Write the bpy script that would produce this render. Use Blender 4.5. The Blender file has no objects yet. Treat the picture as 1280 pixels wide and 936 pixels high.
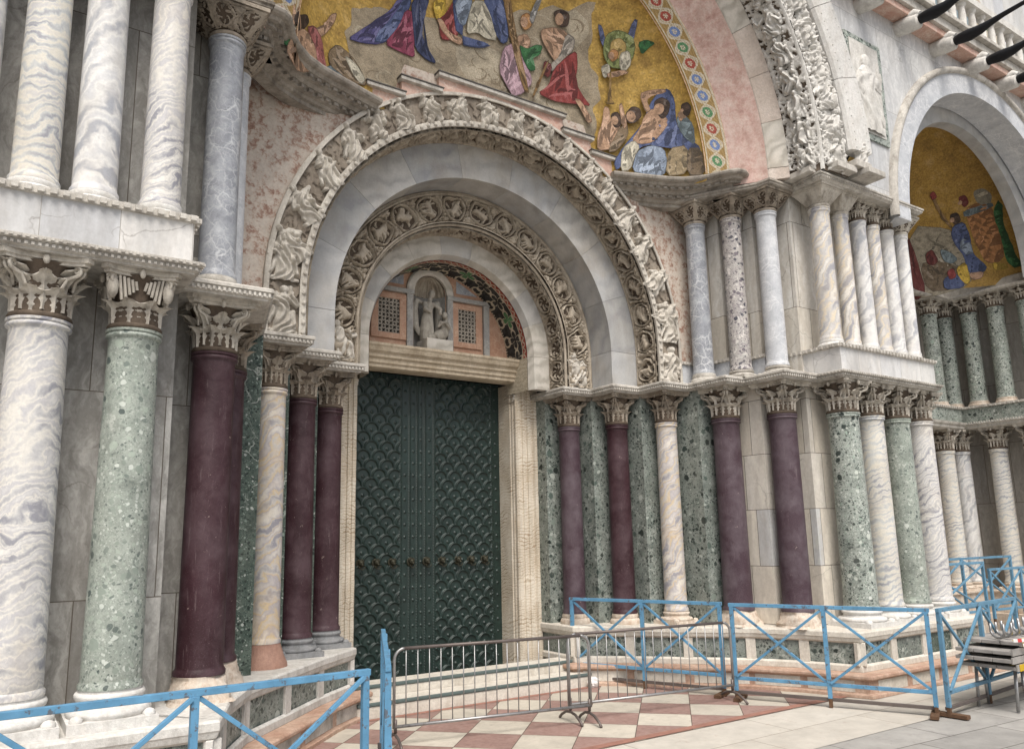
import bpy, bmesh, math, random
import numpy as np
from mathutils import Vector, Matrix, geometry
random.seed(4); RN = np.random.RandomState(7)
C = bpy.context.scene.collection
SC = bpy.context.scene
PI = math.pi
# ------------------------------------------------------------------ camera
cam_d = bpy.data.cameras.new('camera'); cam = bpy.data.objects.new('camera', cam_d); C.objects.link(cam)
yaw, pit, rol = math.radians(33.17), math.radians(10.30), math.radians(-1.023)
fw = Vector((math.sin(yaw)*math.cos(pit), math.cos(yaw)*math.cos(pit), math.sin(pit)))
rt = Vector((math.cos(yaw), -math.sin(yaw), 0)); up = rt.cross(fw)
r2 = math.cos(rol)*rt + math.sin(rol)*up; u2 = -math.sin(rol)*rt + math.cos(rol)*up
M = Matrix(((r2.x, u2.x, -fw.x, -6.45), (r2.y, u2.y, -fw.y, 0), (r2.z, u2.z, -fw.z, 2.4), (0, 0, 0, 1)))
cam.matrix_world = M
cam_d.sensor_width = 36; cam_d.lens = 36*981.35/1280
cam_d.shift_x = 0.01066; cam_d.shift_y = 0.01845
cam_d.clip_end = 2000
SC.camera = cam
# ------------------------------------------------------------------ light
W = bpy.data.worlds.new('World'); SC.world = W; W.use_nodes = True
nt = W.node_tree; bg = nt.nodes['Background']
sky = nt.nodes.new('ShaderNodeTexSky'); sky.sky_type = 'NISHITA'; sky.sun_disc = False
SUN_EL, SUN_AZ = math.radians(57), math.radians(204)      # azimuth clockwise from +Y
sky.sun_elevation = SUN_EL; sky.sun_rotation = SUN_AZ
sky.dust_density = 4.0; sky.air_density = 1.0; sky.ozone_density = 1.0
hs = nt.nodes.new('ShaderNodeHueSaturation'); hs.inputs['Saturation'].default_value = .5; nt.links.new(sky.outputs[0], hs.inputs['Color']); nt.links.new(hs.outputs[0], bg.inputs[0]); bg.inputs[1].default_value = 0.076
sun_d = bpy.data.lights.new('sun', 'SUN'); sun_d.energy = 1.5; sun_d.angle = math.radians(32); sun_d.color = (1, .95, .88)
sun = bpy.data.objects.new('sun', sun_d); C.objects.link(sun)
dirv = Vector((math.sin(SUN_AZ)*math.cos(SUN_EL), math.cos(SUN_AZ)*math.cos(SUN_EL), math.sin(SUN_EL)))
sun.rotation_euler = dirv.to_track_quat('Z', 'Y').to_euler(); sun.location = dirv*60
SC.view_settings.view_transform = 'Standard'; SC.view_settings.look = 'None'
SC.view_settings.exposure = 1.16; SC.view_settings.gamma = 1
SC.render.engine = 'CYCLES'; SC.cycles.use_denoising = True; SC.cycles.max_bounces = 6; SC.cycles.diffuse_bounces = 4

# ------------------------------------------------------------------ material helpers
class NM:
    def __init__(s, name):
        s.m = bpy.data.materials.new(name); s.m.use_nodes = True
        s.t = s.m.node_tree; s.n = s.t.nodes; s.b = s.n['Principled BSDF']
    def link(s, a, b): s.t.links.new(a, b)
    def N(s, typ, props=None, **inp):
        x = s.n.new('ShaderNode'+typ)
        for k, v in (props or {}).items(): setattr(x, k, v)
        for k, v in inp.items():
            key = k.replace('_', ' ')
            sock = x.inputs[int(k[1:])] if (k[0] == 'i' and k[1:].isdigit()) else x.inputs[key]
            if hasattr(v, 'is_output'): s.link(v, sock)
            else: sock.default_value = v
        return x
    def math(s, op, a, b=0.0, clamp=False):
        x = s.N('Math', {'operation': op, 'use_clamp': clamp}, i0=a, i1=b); return x.outputs[0]
    def mix(s, f, a, b, blend='MIX'):
        x = s.N('Mix', {'data_type': 'RGBA', 'blend_type': blend})
        for i, v in ((0, f), (6, a), (7, b)):
            if hasattr(v, 'is_output'): s.link(v, x.inputs[i])
            else: x.inputs[i].default_value = v if i == 0 else (tuple(v)+(1,))[:4]
        return x.outputs[2]
    def ramp(s, fac, stops, interp='LINEAR'):
        x = s.N('ValToRGB'); cr = x.color_ramp; cr.interpolation = interp
        while len(cr.elements) < len(stops): cr.elements.new(.5)
        for e, (p, c) in zip(cr.elements, stops):
            e.position = p; e.color = (c, c, c, 1) if isinstance(c, (int, float)) else tuple(c)+(1,)
        s.link(fac, x.inputs[0]); return x.outputs[0]
    def coord(s, rnd=True):
        tc = s.N('TexCoord').outputs['Object']
        if not rnd: return tc
        oi = s.N('ObjectInfo').outputs['Random']
        v = s.N('VectorMath', {'operation': 'SCALE'}, i0=(37., 19., 53.)); s.link(oi, v.inputs['Scale'])
        return s.N('VectorMath', {'operation': 'ADD'}, i0=tc, i1=v.outputs[0]).outputs[0]
    def noise(s, vec, scale, detail=4, rough=.55, dist=0.0, col=False):
        x = s.N('TexNoise', None, Vector=vec, Scale=scale, Detail=detail, Roughness=rough, Distortion=dist)
        return x.outputs['Color' if col else 'Fac']
    def mapping(s, vec, rot=(0, 0, 0), scale=(1, 1, 1)):
        return s.N('Mapping', None, Vector=vec, Rotation=rot, Scale=scale).outputs[0]
    def warp(s, vec, scale, amt, detail=3):
        n = s.noise(vec, scale, detail, col=True)
        o = s.N('VectorMath', {'operation': 'SUBTRACT'}, i0=n, i1=(.5, .5, .5)).outputs[0]
        o2 = s.N('VectorMath', {'operation': 'SCALE'}, i0=o); o2.inputs['Scale'].default_value = amt
        return s.N('VectorMath', {'operation': 'ADD'}, i0=vec, i1=o2.outputs[0]).outputs[0]
    def bump(s, h, strength=.3, dist=.01):
        b = s.N('Bump', None, Height=h, Strength=strength, Distance=dist); s.link(b.outputs[0], s.b.inputs['Normal'])
    def out(s, col, rough=.5, metal=0.0, spec=.22):
        for k, v in (('Base Color', col), ('Roughness', rough), ('Metallic', metal), ('Specular IOR Level', spec)):
            if hasattr(v, 'is_output'): s.link(v, s.b.inputs[k])
            else: s.b.inputs[k].default_value = (tuple(v)+(1,))[:4] if k == 'Base Color' else v
        return s.m

def wall_uv(s):      # (x+y, z) of a vertical wall as a 2-D texture space
    sep = s.N('SeparateXYZ', None, Vector=s.coord(False))
    u = s.math('ADD', sep.outputs[0], s.math('MULTIPLY', sep.outputs[1], .97))
    return s.N('CombineXYZ', None, X=u, Y=sep.outputs[2]).outputs[0]

def grime(s, vec, col, amount=.6, dark=(.16, .13, .10), scale=1.6):
    st = s.noise(s.mapping(vec, scale=(1, 1, .28)), scale*2.2, 6, .65)
    f = s.ramp(st, [(.46, 0.0), (.72, 1.0)])
    return s.mix(s.math('MULTIPLY', f, amount), col, dark)

def marble(name, stops, scale=5., rot=(.5, .35, 0), warp=.35, wscale=1.6, dist=5., rough=.38, fleck=.3, contrast=.85, stain=.2, staincol=(.42, .30, .16), dirt=.18):
    s = NM(name); v = s.coord(); w = s.warp(v, wscale, warp)
    wv = s.N('TexWave', {'wave_type': 'BANDS', 'bands_direction': 'Z', 'wave_profile': 'SIN'}, Vector=s.mapping(w, rot=rot), Scale=scale, Distortion=dist, Detail=5.0, Detail_Scale=1.1, Detail_Roughness=.62)
    mask = s.ramp(s.noise(s.mapping(v, scale=(1, 1, .6)), 2.3, 4, .6), [(.30, .12), (.68, 1.)])
    band = s.math('MULTIPLY', s.math('SUBTRACT', wv.outputs['Fac'], .5), s.math('MULTIPLY', mask, contrast))
    f = s.math('ADD', s.math('ADD', band, .18), s.math('MULTIPLY', s.noise(w, 2.6, 8, .68), .66))
    c = s.ramp(f, stops)
    c = s.mix(s.math('MULTIPLY', s.ramp(s.noise(v, 1.3, 5, .6), [(.52, 0.), (.72, 1.)]), stain), c, staincol)
    c = s.mix(fleck, c, s.ramp(s.noise(v, 42, 3, .7), [(.3, .55), (.7, 1.)]), 'MULTIPLY')
    c = grime(s, v, c, dirt, (.22, .19, .15))
    s.bump(s.noise(v, 60, 3), .12, .004)
    return s.out(c, rough)

def breccia(name, base1, base2, chips, rough=.42, s1=6.5, s2=22., dirt=.1, dens=1.):
    s = NM(name); v = s.coord(); w = s.warp(v, 6, .09)
    c = s.mix(s.ramp(s.noise(v, 5, 6, .62), [(.35, 0.), (.65, 1.)]), base1, base2)
    c = s.mix(.35, c, s.ramp(s.noise(v, 70, 3, .7), [(.3, .45), (.7, 1.3)]), 'MULTIPLY')
    zone = s.ramp(s.noise(v, 1.7, 5, .65), [(.30, .55), (.60, 1.)])
    for sc, thr, am in ((s2*3.4, .46, .55), (s2*1.7, .42, .85), (s2*.85, .33, .95), (s1*1.2, .24, .9)):
        vo = s.N('TexVoronoi', {'feature': 'F1'}, Vector=w, Scale=sc, Randomness=1.0)
        sep = s.N('SeparateColor', None, Color=vo.outputs['Color'])
        lim = s.math('MULTIPLY', s.math('POWER', sep.outputs[1], 1.3), thr*1.55)
        d = s.math('SUBTRACT', lim, vo.outputs['Distance'])
        mask = s.math('MULTIPLY', s.ramp(d, [(0.0, 0.), (.03, 1.)]), s.math('MULTIPLY', zone, am*dens) if sc > s1*2 else am*dens)
        cc = s.ramp(sep.outputs[0], chips, 'CONSTANT')
        c = s.mix(mask, c, cc)
    ve = s.N('TexVoronoi', {'feature': 'DISTANCE_TO_EDGE'}, Vector=s.warp(v, 3., .5, 6), Scale=1.8)
    c = s.mix(s.math('MULTIPLY', s.math('MULTIPLY', s.ramp(ve.outputs['Distance'], [(0., 1.), (.018, 0.)]), s.ramp(s.noise(v, 2.2, 3), [(.5, 0.), (.6, 1.)])), .8), c, (.52, .54, .49))
    c = s.mix(s.math('MULTIPLY', s.ramp(s.noise(v, 2.6, 6, .6), [(.56, 0.), (.66, 1.)]), .45), c, tuple(x*.45 for x in base1))
    c = grime(s, v, c, dirt+.1, (.20, .19, .16))
    s.bump(s.noise(v, 50, 3), .1, .004)
    return s.out(c, rough)

def mottle(name, stops, scale, rough=.6, dirt=.3):
    s = NM(name); v = s.coord(); w = s.warp(v, 9, .10, 4)
    c = s.ramp(s.noise(w, scale, 8, .72), stops)
    c = s.mix(.4, c, s.ramp(s.noise(v, 34, 4, .7), [(.3, .6), (.7, 1.2)]), 'MULTIPLY')
    vo = s.N('TexVoronoi', {'feature': 'DISTANCE_TO_EDGE'}, Vector=w, Scale=scale*1.2)
    c = s.mix(s.math('MULTIPLY', s.ramp(vo.outputs['Distance'], [(0., 1.), (.035, 0.)]), .4), c, (.60, .52, .44))
    c = grime(s, v, c, dirt, (.25, .19, .15)); s.bump(s.noise(v, 40, 4), .15, .005)
    return s.out(c, rough)

def porphyry(name, a, b, rough=.5):
    s = NM(name); v = s.coord()
    c = s.mix(s.ramp(s.noise(s.mapping(v, scale=(1, 1, .35)), 4, 6, .6), [(.3, 0.), (.7, 1.)]), a, b)
    c = s.mix(.5, c, s.ramp(s.noise(v, 90, 2, .7), [(.35, .7), (.65, 1.25)]), 'MULTIPLY')
    sp = s.ramp(s.noise(v, 130, 2, .5), [(.66, 0.), (.74, 1.)])
    c = s.mix(s.math('MULTIPLY', sp, .35), c, (.35, .27, .27))
    sc = s.ramp(s.noise(s.mapping(v, scale=(3, 3, .6)), 5, 5, .7), [(.62, 0.), (.78, 1.)])
    c = s.mix(s.math('MULTIPLY', sc, .30), c, (.26, .19, .20))
    wear = s.ramp(s.noise(s.warp(v, 3, .3), 2.1, 7, .68), [(.42, 0.), (.66, 1.)])
    c = s.mix(s.math('MULTIPLY', wear, .6), c, (b[0]*1.5+.04, b[1]*1.7+.04, b[2]*1.6+.042))
    pale = s.ramp(s.noise(s.mapping(v, scale=(5, 5, .5)), 6, 6, .75), [(.60, 0.), (.74, 1.)])
    c = s.mix(s.math('MULTIPLY', pale, .42), c, (.30, .25, .25))
    ch = s.ramp(s.noise(v, 11, 4, .7), [(.68, 0.), (.71, 1.)])
    c = s.mix(s.math('MULTIPLY', ch, .55), c, (.36, .29, .26))
    s.bump(s.noise(v, 30, 4), .15, .006)
    return s.out(c, rough, 0., .28)

def veined(name, a, b, vein, scale=5., rough=.4, amount=.8):
    s = NM(name); v = s.coord(); w = s.warp(v, 3.5, .28, 5)
    c = s.mix(s.ramp(s.noise(w, 4, 6, .65), [(.35, 0.), (.65, 1.)]), a, b)
    for sc, am in ((scale, amount), (scale*2.7, amount*.7)):
        vo = s.N('TexVoronoi', {'feature': 'DISTANCE_TO_EDGE'}, Vector=w, Scale=sc)
        m = s.math('MULTIPLY', s.ramp(vo.outputs['Distance'], [(0., 1.), (.07, 0.)]), s.ramp(s.noise(v, 3, 4), [(.38, 0.), (.6, 1.)]))
        c = s.mix(s.math('MULTIPLY', m, am), c, vein)
    c = s.mix(.3, c, s.ramp(s.noise(v, 38, 5, .75), [(.3, .5), (.7, 1.25)]), 'MULTIPLY')
    s.bump(s.noise(v, 45, 4), .14, .005)
    return s.out(c, rough)

def stone(name, a, b, dark, amount=.7, rough=.8, scale=2.5, streak=.7, tint=None):
    s = NM(name); v = s.coord()
    c = s.mix(s.ramp(s.noise(v, scale, 7, .65), [(.32, 0.), (.68, 1.)]), a, b)
    c = s.mix(.45, c, s.ramp(s.noise(v, 24, 5, .7), [(.3, .55), (.7, 1.15)]), 'MULTIPLY')
    if tint: c = s.mix(s.math('MULTIPLY', s.ramp(s.noise(v, 1.7, 5, .6), [(.5, 0.), (.68, 1.)]), .6), c, tint)
    st = s.ramp(s.noise(s.mapping(v, scale=(1, 1, .45)), scale*2.4, 7, .7), [(.47, 0.), (.66, 1.)])
    c = s.mix(s.math('MULTIPLY', st, amount), c, dark)
    s.bump(s.noise(v, 38, 6, .7), .55, .014)
    return s.out(c, rough)

def slabs(name, tones, wd=.62, ht=1.35, vein=(.30, .28, .25), mortar=(.12, .10, .08), msize=.005, rough=.5, rot=(.3, 0, .4), vs=4., dirt=.35, offs=.5, bandmix=.5):
    s = NM(name); uv = wall_uv(s); v = s.coord(False)
    br = s.N('TexBrick', {'offset': offs, 'squash': 1.0}, Vector=uv, Color1=(0, 0, 0, 1), Color2=(1, 1, 1, 1), Mortar=(.5, .5, .5, 1), Scale=1.0, Mortar_Size=msize, Mortar_Smooth=.1, Bias=0.0, Brick_Width=wd, Row_Height=ht)
    sep = s.N('SeparateColor', None, Color=br.outputs['Color']).outputs[0]
    tone = s.ramp(sep, tones)
    # each slab has its own vein direction: shift texture space by slab value
    sh = s.N('VectorMath', {'operation': 'SCALE'}, i0=(9., 5., 7.)); s.link(sep, sh.inputs['Scale'])
    v2 = s.N('VectorMath', {'operation': 'ADD'}, i0=v, i1=sh.outputs[0]).outputs[0]
    w = s.warp(v2, 1.4, .55, 5)
    st = s.noise(s.mapping(w, rot=rot, scale=(4.5, 4.5, .7)), vs*.8, 9, .66)
    c = s.mix(s.math('MULTIPLY', s.ramp(st, [(.40, 1.), (.58, 0.)]), bandmix), tone, vein)
    c = s.mix(s.math('MULTIPLY', s.ramp(st, [(.56, 0.), (.70, 1.)]), bandmix*.7), c, tuple(min(.8, x*1.28+.04) for x in tones[len(tones)//2][1]))
    cr = s.N('TexVoronoi', {'feature': 'DISTANCE_TO_EDGE'}, Vector=s.warp(v2, 2.5, .3, 5), Scale=1.1)
    c = s.mix(s.math('MULTIPLY', s.math('MULTIPLY', s.ramp(cr.outputs['Distance'], [(0., 1.), (.007, 0.)]), s.ramp(s.noise(v, 1.3, 3), [(.48, 0.), (.6, 1.)])), .5), c, (.14, .12, .10))
    c = s.mix(.3, c, s.ramp(s.noise(v, 18, 5, .7), [(.3, .6), (.7, 1.1)]), 'MULTIPLY')
    c = grime(s, v, c, dirt, (.13, .11, .09), 1.2)
    c = s.mix(br.outputs['Fac'], c, mortar)
    s.bump(s.math('SUBTRACT', s.noise(v, 30, 4), s.math('MULTIPLY', br.outputs['Fac'], 1.5)), .25, .006)
    return s.out(c, rough)

def plain(name, c, rough=.5, metal=0., var=.25, vscale=8., bump=.0, chip=None, chipamt=.5, cth=.57, spec=.22):
    s = NM(name); v = s.coord()
    k = s.mix(var, c, s.ramp(s.noise(v, vscale, 5, .65), [(.3, .45), (.7, 1.2)]), 'MULTIPLY')
    if chip is not None:
        k = s.mix(s.math('MULTIPLY', s.ramp(s.noise(v, 14, 5, .7), [(cth, 0.), (cth+.05, 1.)]), chipamt), k, chip)
    if bump: s.bump(s.noise(v, vscale*4, 4), bump, .006)
    return s.out(k, rough, metal, spec)

def tesserae(name, c, c2=None, fold=.5, metal=0., rough=.55, scale=75., fs=7., rot=(0, .6, 0)):
    s = NM(name); v = s.coord(False)
    vo = s.N('TexVoronoi', {'feature': 'F1'}, Vector=v, Scale=scale, Randomness=.8)
    r = s.N('SeparateColor', None, Color=vo.outputs['Color']).outputs[0]
    w = s.warp(v, 4., .16, 3)
    c2 = c2 or tuple(x*.28 for x in c)
    hi = tuple(min(1, x*1.2+.11) for x in c)
    if fs > 0:
        wv = s.N('TexWave', {'wave_type': 'BANDS', 'bands_direction': 'X'}, Vector=s.mapping(w, rot=rot), Scale=fs, Distortion=3.5, Detail=2.0, Detail_Scale=.8)
        f = s.math('ADD', s.math('MULTIPLY', wv.outputs['Fac'], .6), s.math('MULTIPLY', s.noise(v, 5., 4, .6), .4))
    elif fs < -20: f = s.noise(s.mapping(s.warp(v, 2.2, .35, 2), rot=rot, scale=(1, 1, .2)), -fs-20, 4, .6)
    else: f = s.noise(s.mapping(v, scale=(1, 1, 1.5)), -fs, 6, .62)
    k = s.mix(s.math('MULTIPLY', s.ramp(f, [(.34, 1.), (.52, 0.)]), fold), c, c2)
    k = s.mix(s.math('MULTIPLY', s.ramp(f, [(.54, 0.), (.70, 1.)]), fold*.7), k, hi)
    k = s.mix(.55, k, s.ramp(r, [(0., .5), (1., 1.3)]), 'MULTIPLY')
    s.bump(vo.outputs['Distance'], .2, .004)
    return s.out(k, rough, metal)

def relief_mat(name, a, b, dark, **k): return stone(name, a, b, dark, **k)

MAT = {}
g = lambda x: (x, x, x)
MAT['pavonazzo'] = marble('veined white marble', [(.18, (.30, .30, .33)), (.36, (.54, .53, .52)), (.50, (.70, .67, .61)), (.64, (.50, .49, .50)), (.85, (.74, .72, .67))], 2.5, (.55, .3, 0), .42, dist=9., stain=.22, contrast=.8)
MAT['pavonazzo_gold'] = marble('honey veined marble', [(.18, (.33, .32, .35)), (.36, (.58, .55, .52)), (.50, (.64, .52, .34)), (.60, (.46, .43, .45)), (.85, (.70, .66, .59))], 1.7, (.8, .45, 0), .45, dist=7., stain=.4, staincol=(.56, .38, .18), contrast=.85)
MAT['white_marble'] = marble('greyish white marble', [(.18, (.40, .41, .44)), (.36, (.60, .59, .58)), (.58, (.75, .74, .71)), (.85, (.58, .58, .59))], 1.5, (.9, .5, 0), .6, dist=8., stain=.16, dirt=.25, contrast=.85)
MAT['wavy_marble'] = marble('wavy banded marble', [(.15, (.33, .33, .36)), (.38, (.54, .55, .54)), (.6, (.70, .66, .57)), (.85, (.54, .53, .53))], 3.0, (.25, .15, 0), .35, wscale=2.2, dist=9., stain=.2, contrast=.75)
MAT['upper_marble'] = marble('cream streaked marble', [(.20, (.36, .355, .375)), (.36, (.57, .55, .53)), (.50, (.70, .61, .46)), (.62, (.52, .50, .49)), (.85, (.76, .73, .67))], 1.25, (.95, .5, 0), .5, dist=7., stain=.3, staincol=(.60, .45, .26), contrast=.95)
MAT['verde'] = breccia('green breccia', (.25, .28, .25), (.39, .42, .38), [(0., (.02, .03, .028)), (.38, (.045, .06, .055)), (.56, (.10, .13, .115)), (.64, (.30, .37, .31)), (.80, (.55, .58, .52)), (.92, (.62, .64, .60))])
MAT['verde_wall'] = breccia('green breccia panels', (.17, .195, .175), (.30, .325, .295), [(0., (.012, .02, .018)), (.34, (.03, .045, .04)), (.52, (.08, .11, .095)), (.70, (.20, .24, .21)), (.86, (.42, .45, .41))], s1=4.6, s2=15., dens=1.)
MAT['verde_pale'] = breccia('pale green breccia', (.26, .29, .255), (.37, .40, .355), [(0., (.07, .09, .085)), (.16, (.15, .18, .16)), (.36, (.24, .28, .24)), (.62, (.36, .41, .35)), (.84, (.56, .59, .54))])
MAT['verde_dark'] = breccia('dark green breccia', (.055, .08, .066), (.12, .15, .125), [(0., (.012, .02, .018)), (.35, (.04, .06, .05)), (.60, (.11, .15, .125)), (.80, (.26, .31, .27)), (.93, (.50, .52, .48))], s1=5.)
MAT['porphyry'] = porphyry('purple porphyry', (.030, .012, .015), (.050, .021, .027))
MAT['porphyry_lilac'] = porphyry('faded purple porphyry', (.050, .028, .037), (.078, .052, .063))
MAT['bardiglio'] = veined('grey veined marble', (.22, .23, .255), (.37, .385, .41), (.60, .61, .62))
MAT['bardiglio_pale'] = veined('pale blue grey marble', (.42, .435, .46), (.57, .58, .595), (.72, .72, .72))
MAT['breccia_violet'] = breccia('violet breccia', (.36, .34, .33), (.50, .47, .44), [(0., (.06, .06, .08)), (.35, (.14, .12, .14)), (.55, (.30, .27, .28)), (.75, (.60, .57, .54))], s1=8., s2=16.)
MAT['pink'] = veined('rose mottled marble', (.47, .27, .21), (.60, .42, .34), (.66, .56, .48), 7., .55, .8)
MAT['pink_spandrel'] = mottle('mottled red marble', [(.32, (.22, .115, .085)), (.43, (.37, .24, .185)), (.50, (.54, .46, .39)), (.62, (.60, .54, .47)), (.75, (.38, .27, .215))], 9.)
MAT['pink_soffit'] = mottle('rose marble', [(.30, (.36, .21, .18)), (.44, (.50, .33, .285)), (.56, (.58, .43, .38)), (.72, (.66, .56, .51))], 5.5)
MAT['pink_step'] = stone('weathered red stone', (.42, .26, .19), (.55, .41, .32), (.24, .15, .10), .45, scale=3.)
MAT['carved'] = stone('carved pale stone', (.50, .46, .40), (.64, .60, .53), (.20, .17, .135), .5)
MAT['shaded_ground'] = stone('dark ground behind carving', (.075, .055, .040), (.15, .115, .085), (.035, .027, .02), .5)  # shade of the carved hollows painted in as a darker stone colour
MAT['lintel'] = stone('warm lintel stone', (.42, .345, .245), (.58, .50, .385), (.21, .16, .105), .5)
MAT['carved_brown'] = stone('carved brown stone', (.36, .305, .235), (.54, .475, .385), (.13, .10, .075), .55)
MAT['carved_pale'] = stone('carved white stone', (.56, .54, .50), (.70, .68, .64), (.24, .215, .185), .42)
MAT['capital'] = stone('carved capital stone', (.44, .40, .34), (.62, .575, .50), (.12, .10, .08), .7)
MAT['capital_dark'] = stone('sooty capital stone', (.27, .225, .175), (.44, .385, .315), (.06, .05, .04), .75)
MAT['moulding'] = stone('weathered cornice stone', (.46, .43, .385), (.61, .58, .525), (.15, .13, .105), .55)
MAT['cornice_dark'] = stone('soot stained cornice stone', (.20, .17, .14), (.33, .29, .24), (.06, .05, .042), .75)
MAT['cornice_mid'] = stone('grey brown cornice stone', (.27, .24, .205), (.42, .385, .335), (.085, .072, .058), .6)
MAT['lead'] = plain('lead flashing', (.13, .12, .11), .7, 0., .4)
MAT['jamb'] = marble('worn banded jamb marble', [(.18, (.36, .285, .20)), (.36, (.58, .50, .39)), (.56, (.72, .67, .58)), (.80, (.52, .44, .335))], 5.5, (.12, .08, 0), .22, wscale=3., dist=6., rough=.6, stain=.35, staincol=(.46, .33, .19), dirt=.35, contrast=.9, fleck=.15)
MAT['grey_arch'] = marble('grey arch marble', [(.15, (.37, .37, .375)), (.5, (.45, .45, .445)), (.85, (.51, .505, .49))], 1.0, (.6, .3, .2), .7, dist=5., contrast=.55, rough=.5, stain=.2, dirt=.4)
MAT['grey_arch_dark'] = marble('darker grey arch marble', [(.15, (.30, .30, .31)), (.5, (.395, .395, .39)), (.85, (.46, .455, .44))], 1.0, (.9, .3, .2), .7, dist=5., rough=.5, contrast=.6, stain=.2, dirt=.4)
MAT['grey_arch_warm'] = marble('warm grey arch marble', [(.15, (.37, .36, .34)), (.5, (.47, .455, .43)), (.85, (.54, .525, .49))], 1.0, (.2, .3, .2), .7, dist=5., rough=.5, contrast=.6, stain=.2, dirt=.4)
MAT['plain_ring'] = marble('pale ring marble', [(.15, (.42, .39, .34)), (.5, (.55, .52, .46)), (.85, (.62, .58, .52))], 1.6, (.6, .3, .2), .6, dist=5., rough=.55, stain=.2, dirt=.35)
MAT['voussoir'] = stone('pinkish voussoir stone', (.52, .44, .38), (.62, .55, .49), (.33, .26, .21), .35)
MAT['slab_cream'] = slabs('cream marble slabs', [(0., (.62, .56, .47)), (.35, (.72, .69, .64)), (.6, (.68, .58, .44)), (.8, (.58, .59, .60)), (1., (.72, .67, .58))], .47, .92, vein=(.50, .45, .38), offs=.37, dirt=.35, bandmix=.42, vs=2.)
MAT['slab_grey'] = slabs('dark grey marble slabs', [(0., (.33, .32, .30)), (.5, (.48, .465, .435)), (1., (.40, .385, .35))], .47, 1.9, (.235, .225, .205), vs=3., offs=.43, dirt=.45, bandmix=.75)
MAT['slab_beige'] = slabs('grey beige marble slabs', [(0., (.46, .43, .39)), (.5, (.56, .53, .49)), (1., (.50, .46, .40))], .6, 1.5, (.36, .33, .29), dirt=.4)
MAT['slab_white'] = slabs('white grey marble slabs', [(0., (.56, .56, .55)), (.5, (.66, .65, .63)), (1., (.52, .525, .53))], 1.15, 1.7, (.41, .415, .42), (.25, .24, .23), .004, rough=.45, dirt=.25, bandmix=.55)
MAT['slab_upper'] = slabs('pale upper slabs', [(0., (.60, .55, .47)), (.5, (.70, .67, .61)), (1., (.62, .60, .57))], .55, 1.55, (.48, .43, .36), rough=.5, dirt=.3, bandmix=.5, vs=2.5)
MAT['attic'] = slabs('attic block marble', [(0., (.60, .59, .56)), (.5, (.68, .66, .63)), (1., (.54, .55, .57))], .62, 2., (.50, .51, .52), (.30, .28, .25), .003, rough=.5, rot=(.5, .7, .9), vs=1.3, dirt=.4, bandmix=.45)
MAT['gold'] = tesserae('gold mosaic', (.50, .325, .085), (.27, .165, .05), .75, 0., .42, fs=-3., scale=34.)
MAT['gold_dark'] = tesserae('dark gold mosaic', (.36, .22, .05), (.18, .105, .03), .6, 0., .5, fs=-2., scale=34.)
for n, c in dict(skin=(.45, .285, .185), hair=(.085, .055, .04), brown=(.22, .16, .10), green=(.05, .16, .06), redwhite=(.34, .12, .11), bluegrey=(.20, .25, .27), cream=(.50, .46, .36), violet=(.10, .09, .21), blue=(.09, .115, .225), navy=(.05, .06, .12), magenta=(.26, .06, .10), yellow=(.62, .42, .07), red=(.27, .055, .05), darkred=(.15, .04, .035), paleblue=(.26, .31, .39), lilac=(.44, .29, .33), orange=(.42, .22, .09), greywing=(.36, .35, .33), wood=(.26, .16, .07), fur=(.37, .33, .28), bluewing=(.13, .15, .26), greenring=(.21, .24, .09), goldpatch=(.42, .30, .11), bronze=(.27, .17, .06), tan=(.30, .23, .135), darktan=(.17, .125, .08), tanland=(.31, .27, .20), ochre=(.46, .22, .09), cloud=(.37, .305, .215), cloudl=(.47, .405, .30), cloudd=(.27, .215, .145)).items():
    if not n.startswith('cloud'):
        MAT['t_'+n+'_dk'] = tesserae('mosaic shade '+n, tuple(x*.45+.004 for x in c), fold=.3, fs=-9.)
        MAT['t_'+n+'_lt'] = tesserae('mosaic light '+n, tuple(min(.8, x*1.25+.06) for x in c), fold=.3, fs=-9.)
    MAT['t_'+n] = tesserae('mosaic '+n, c, fold=.6 if not n.startswith('cloud') else .6, fs=(-7. if n in ('skin', 'hair', 'brown', 'tan', 'darktan', 'tanland', 'fur', 'orange') else -30.) if not n.startswith('cloud') else -2.2)
for n, c in dict(white=(.47, .41, .31), black=(.03, .03, .03), red=(.30, .06, .04), green=(.08, .20, .09), blue=(.13, .19, .36), ochre=(.30, .20, .075), dark=(.055, .04, .03), pinkish=(.52, .36, .24)).items():
    MAT['b_'+n] = tesserae('border '+n, c, fold=.2, scale=90.)
MAT['bronze'] = plain('dark green bronze', (.0115, .027, .0225), .42, .0, .55, 2.5, .1, (.045, .08, .068), .28, .56, .55)
MAT['bronze_knob'] = plain('worn bronze', (.055, .052, .036), .5, .4, .4)
MAT['statue'] = stone('statue marble', (.36, .33, .28), (.52, .48, .41), (.13, .11, .09), .55)
MAT['tymp_pink'] = veined('orange red marble panel', (.40, .225, .15), (.50, .32, .225), (.56, .40, .29), 6., .6)
MAT['tymp_grey'] = veined('grey frame marble', (.26, .25, .24), (.37, .36, .33), (.48, .46, .42), 5., .6)
MAT['black'] = plain('dark interior', (.012, .011, .010), .9)
MAT['grille'] = stone('pierced stone screen', (.27, .24, .20), (.38, .34, .285), (.12, .10, .08), .4)
MAT['blue_paint'] = plain('sky blue paint', (.115, .275, .43), .5, 0., .5, 5., .05, (.10, .075, .06), .75)
MAT['blue_dull'] = plain('faded blue paint', (.12, .25, .36), .5, 0., .35, 5., .05, (.08, .07, .06), .6)
MAT['rust'] = plain('rusted iron', (.13, .075, .045), .85, .1, .5, 12., .3)
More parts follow.
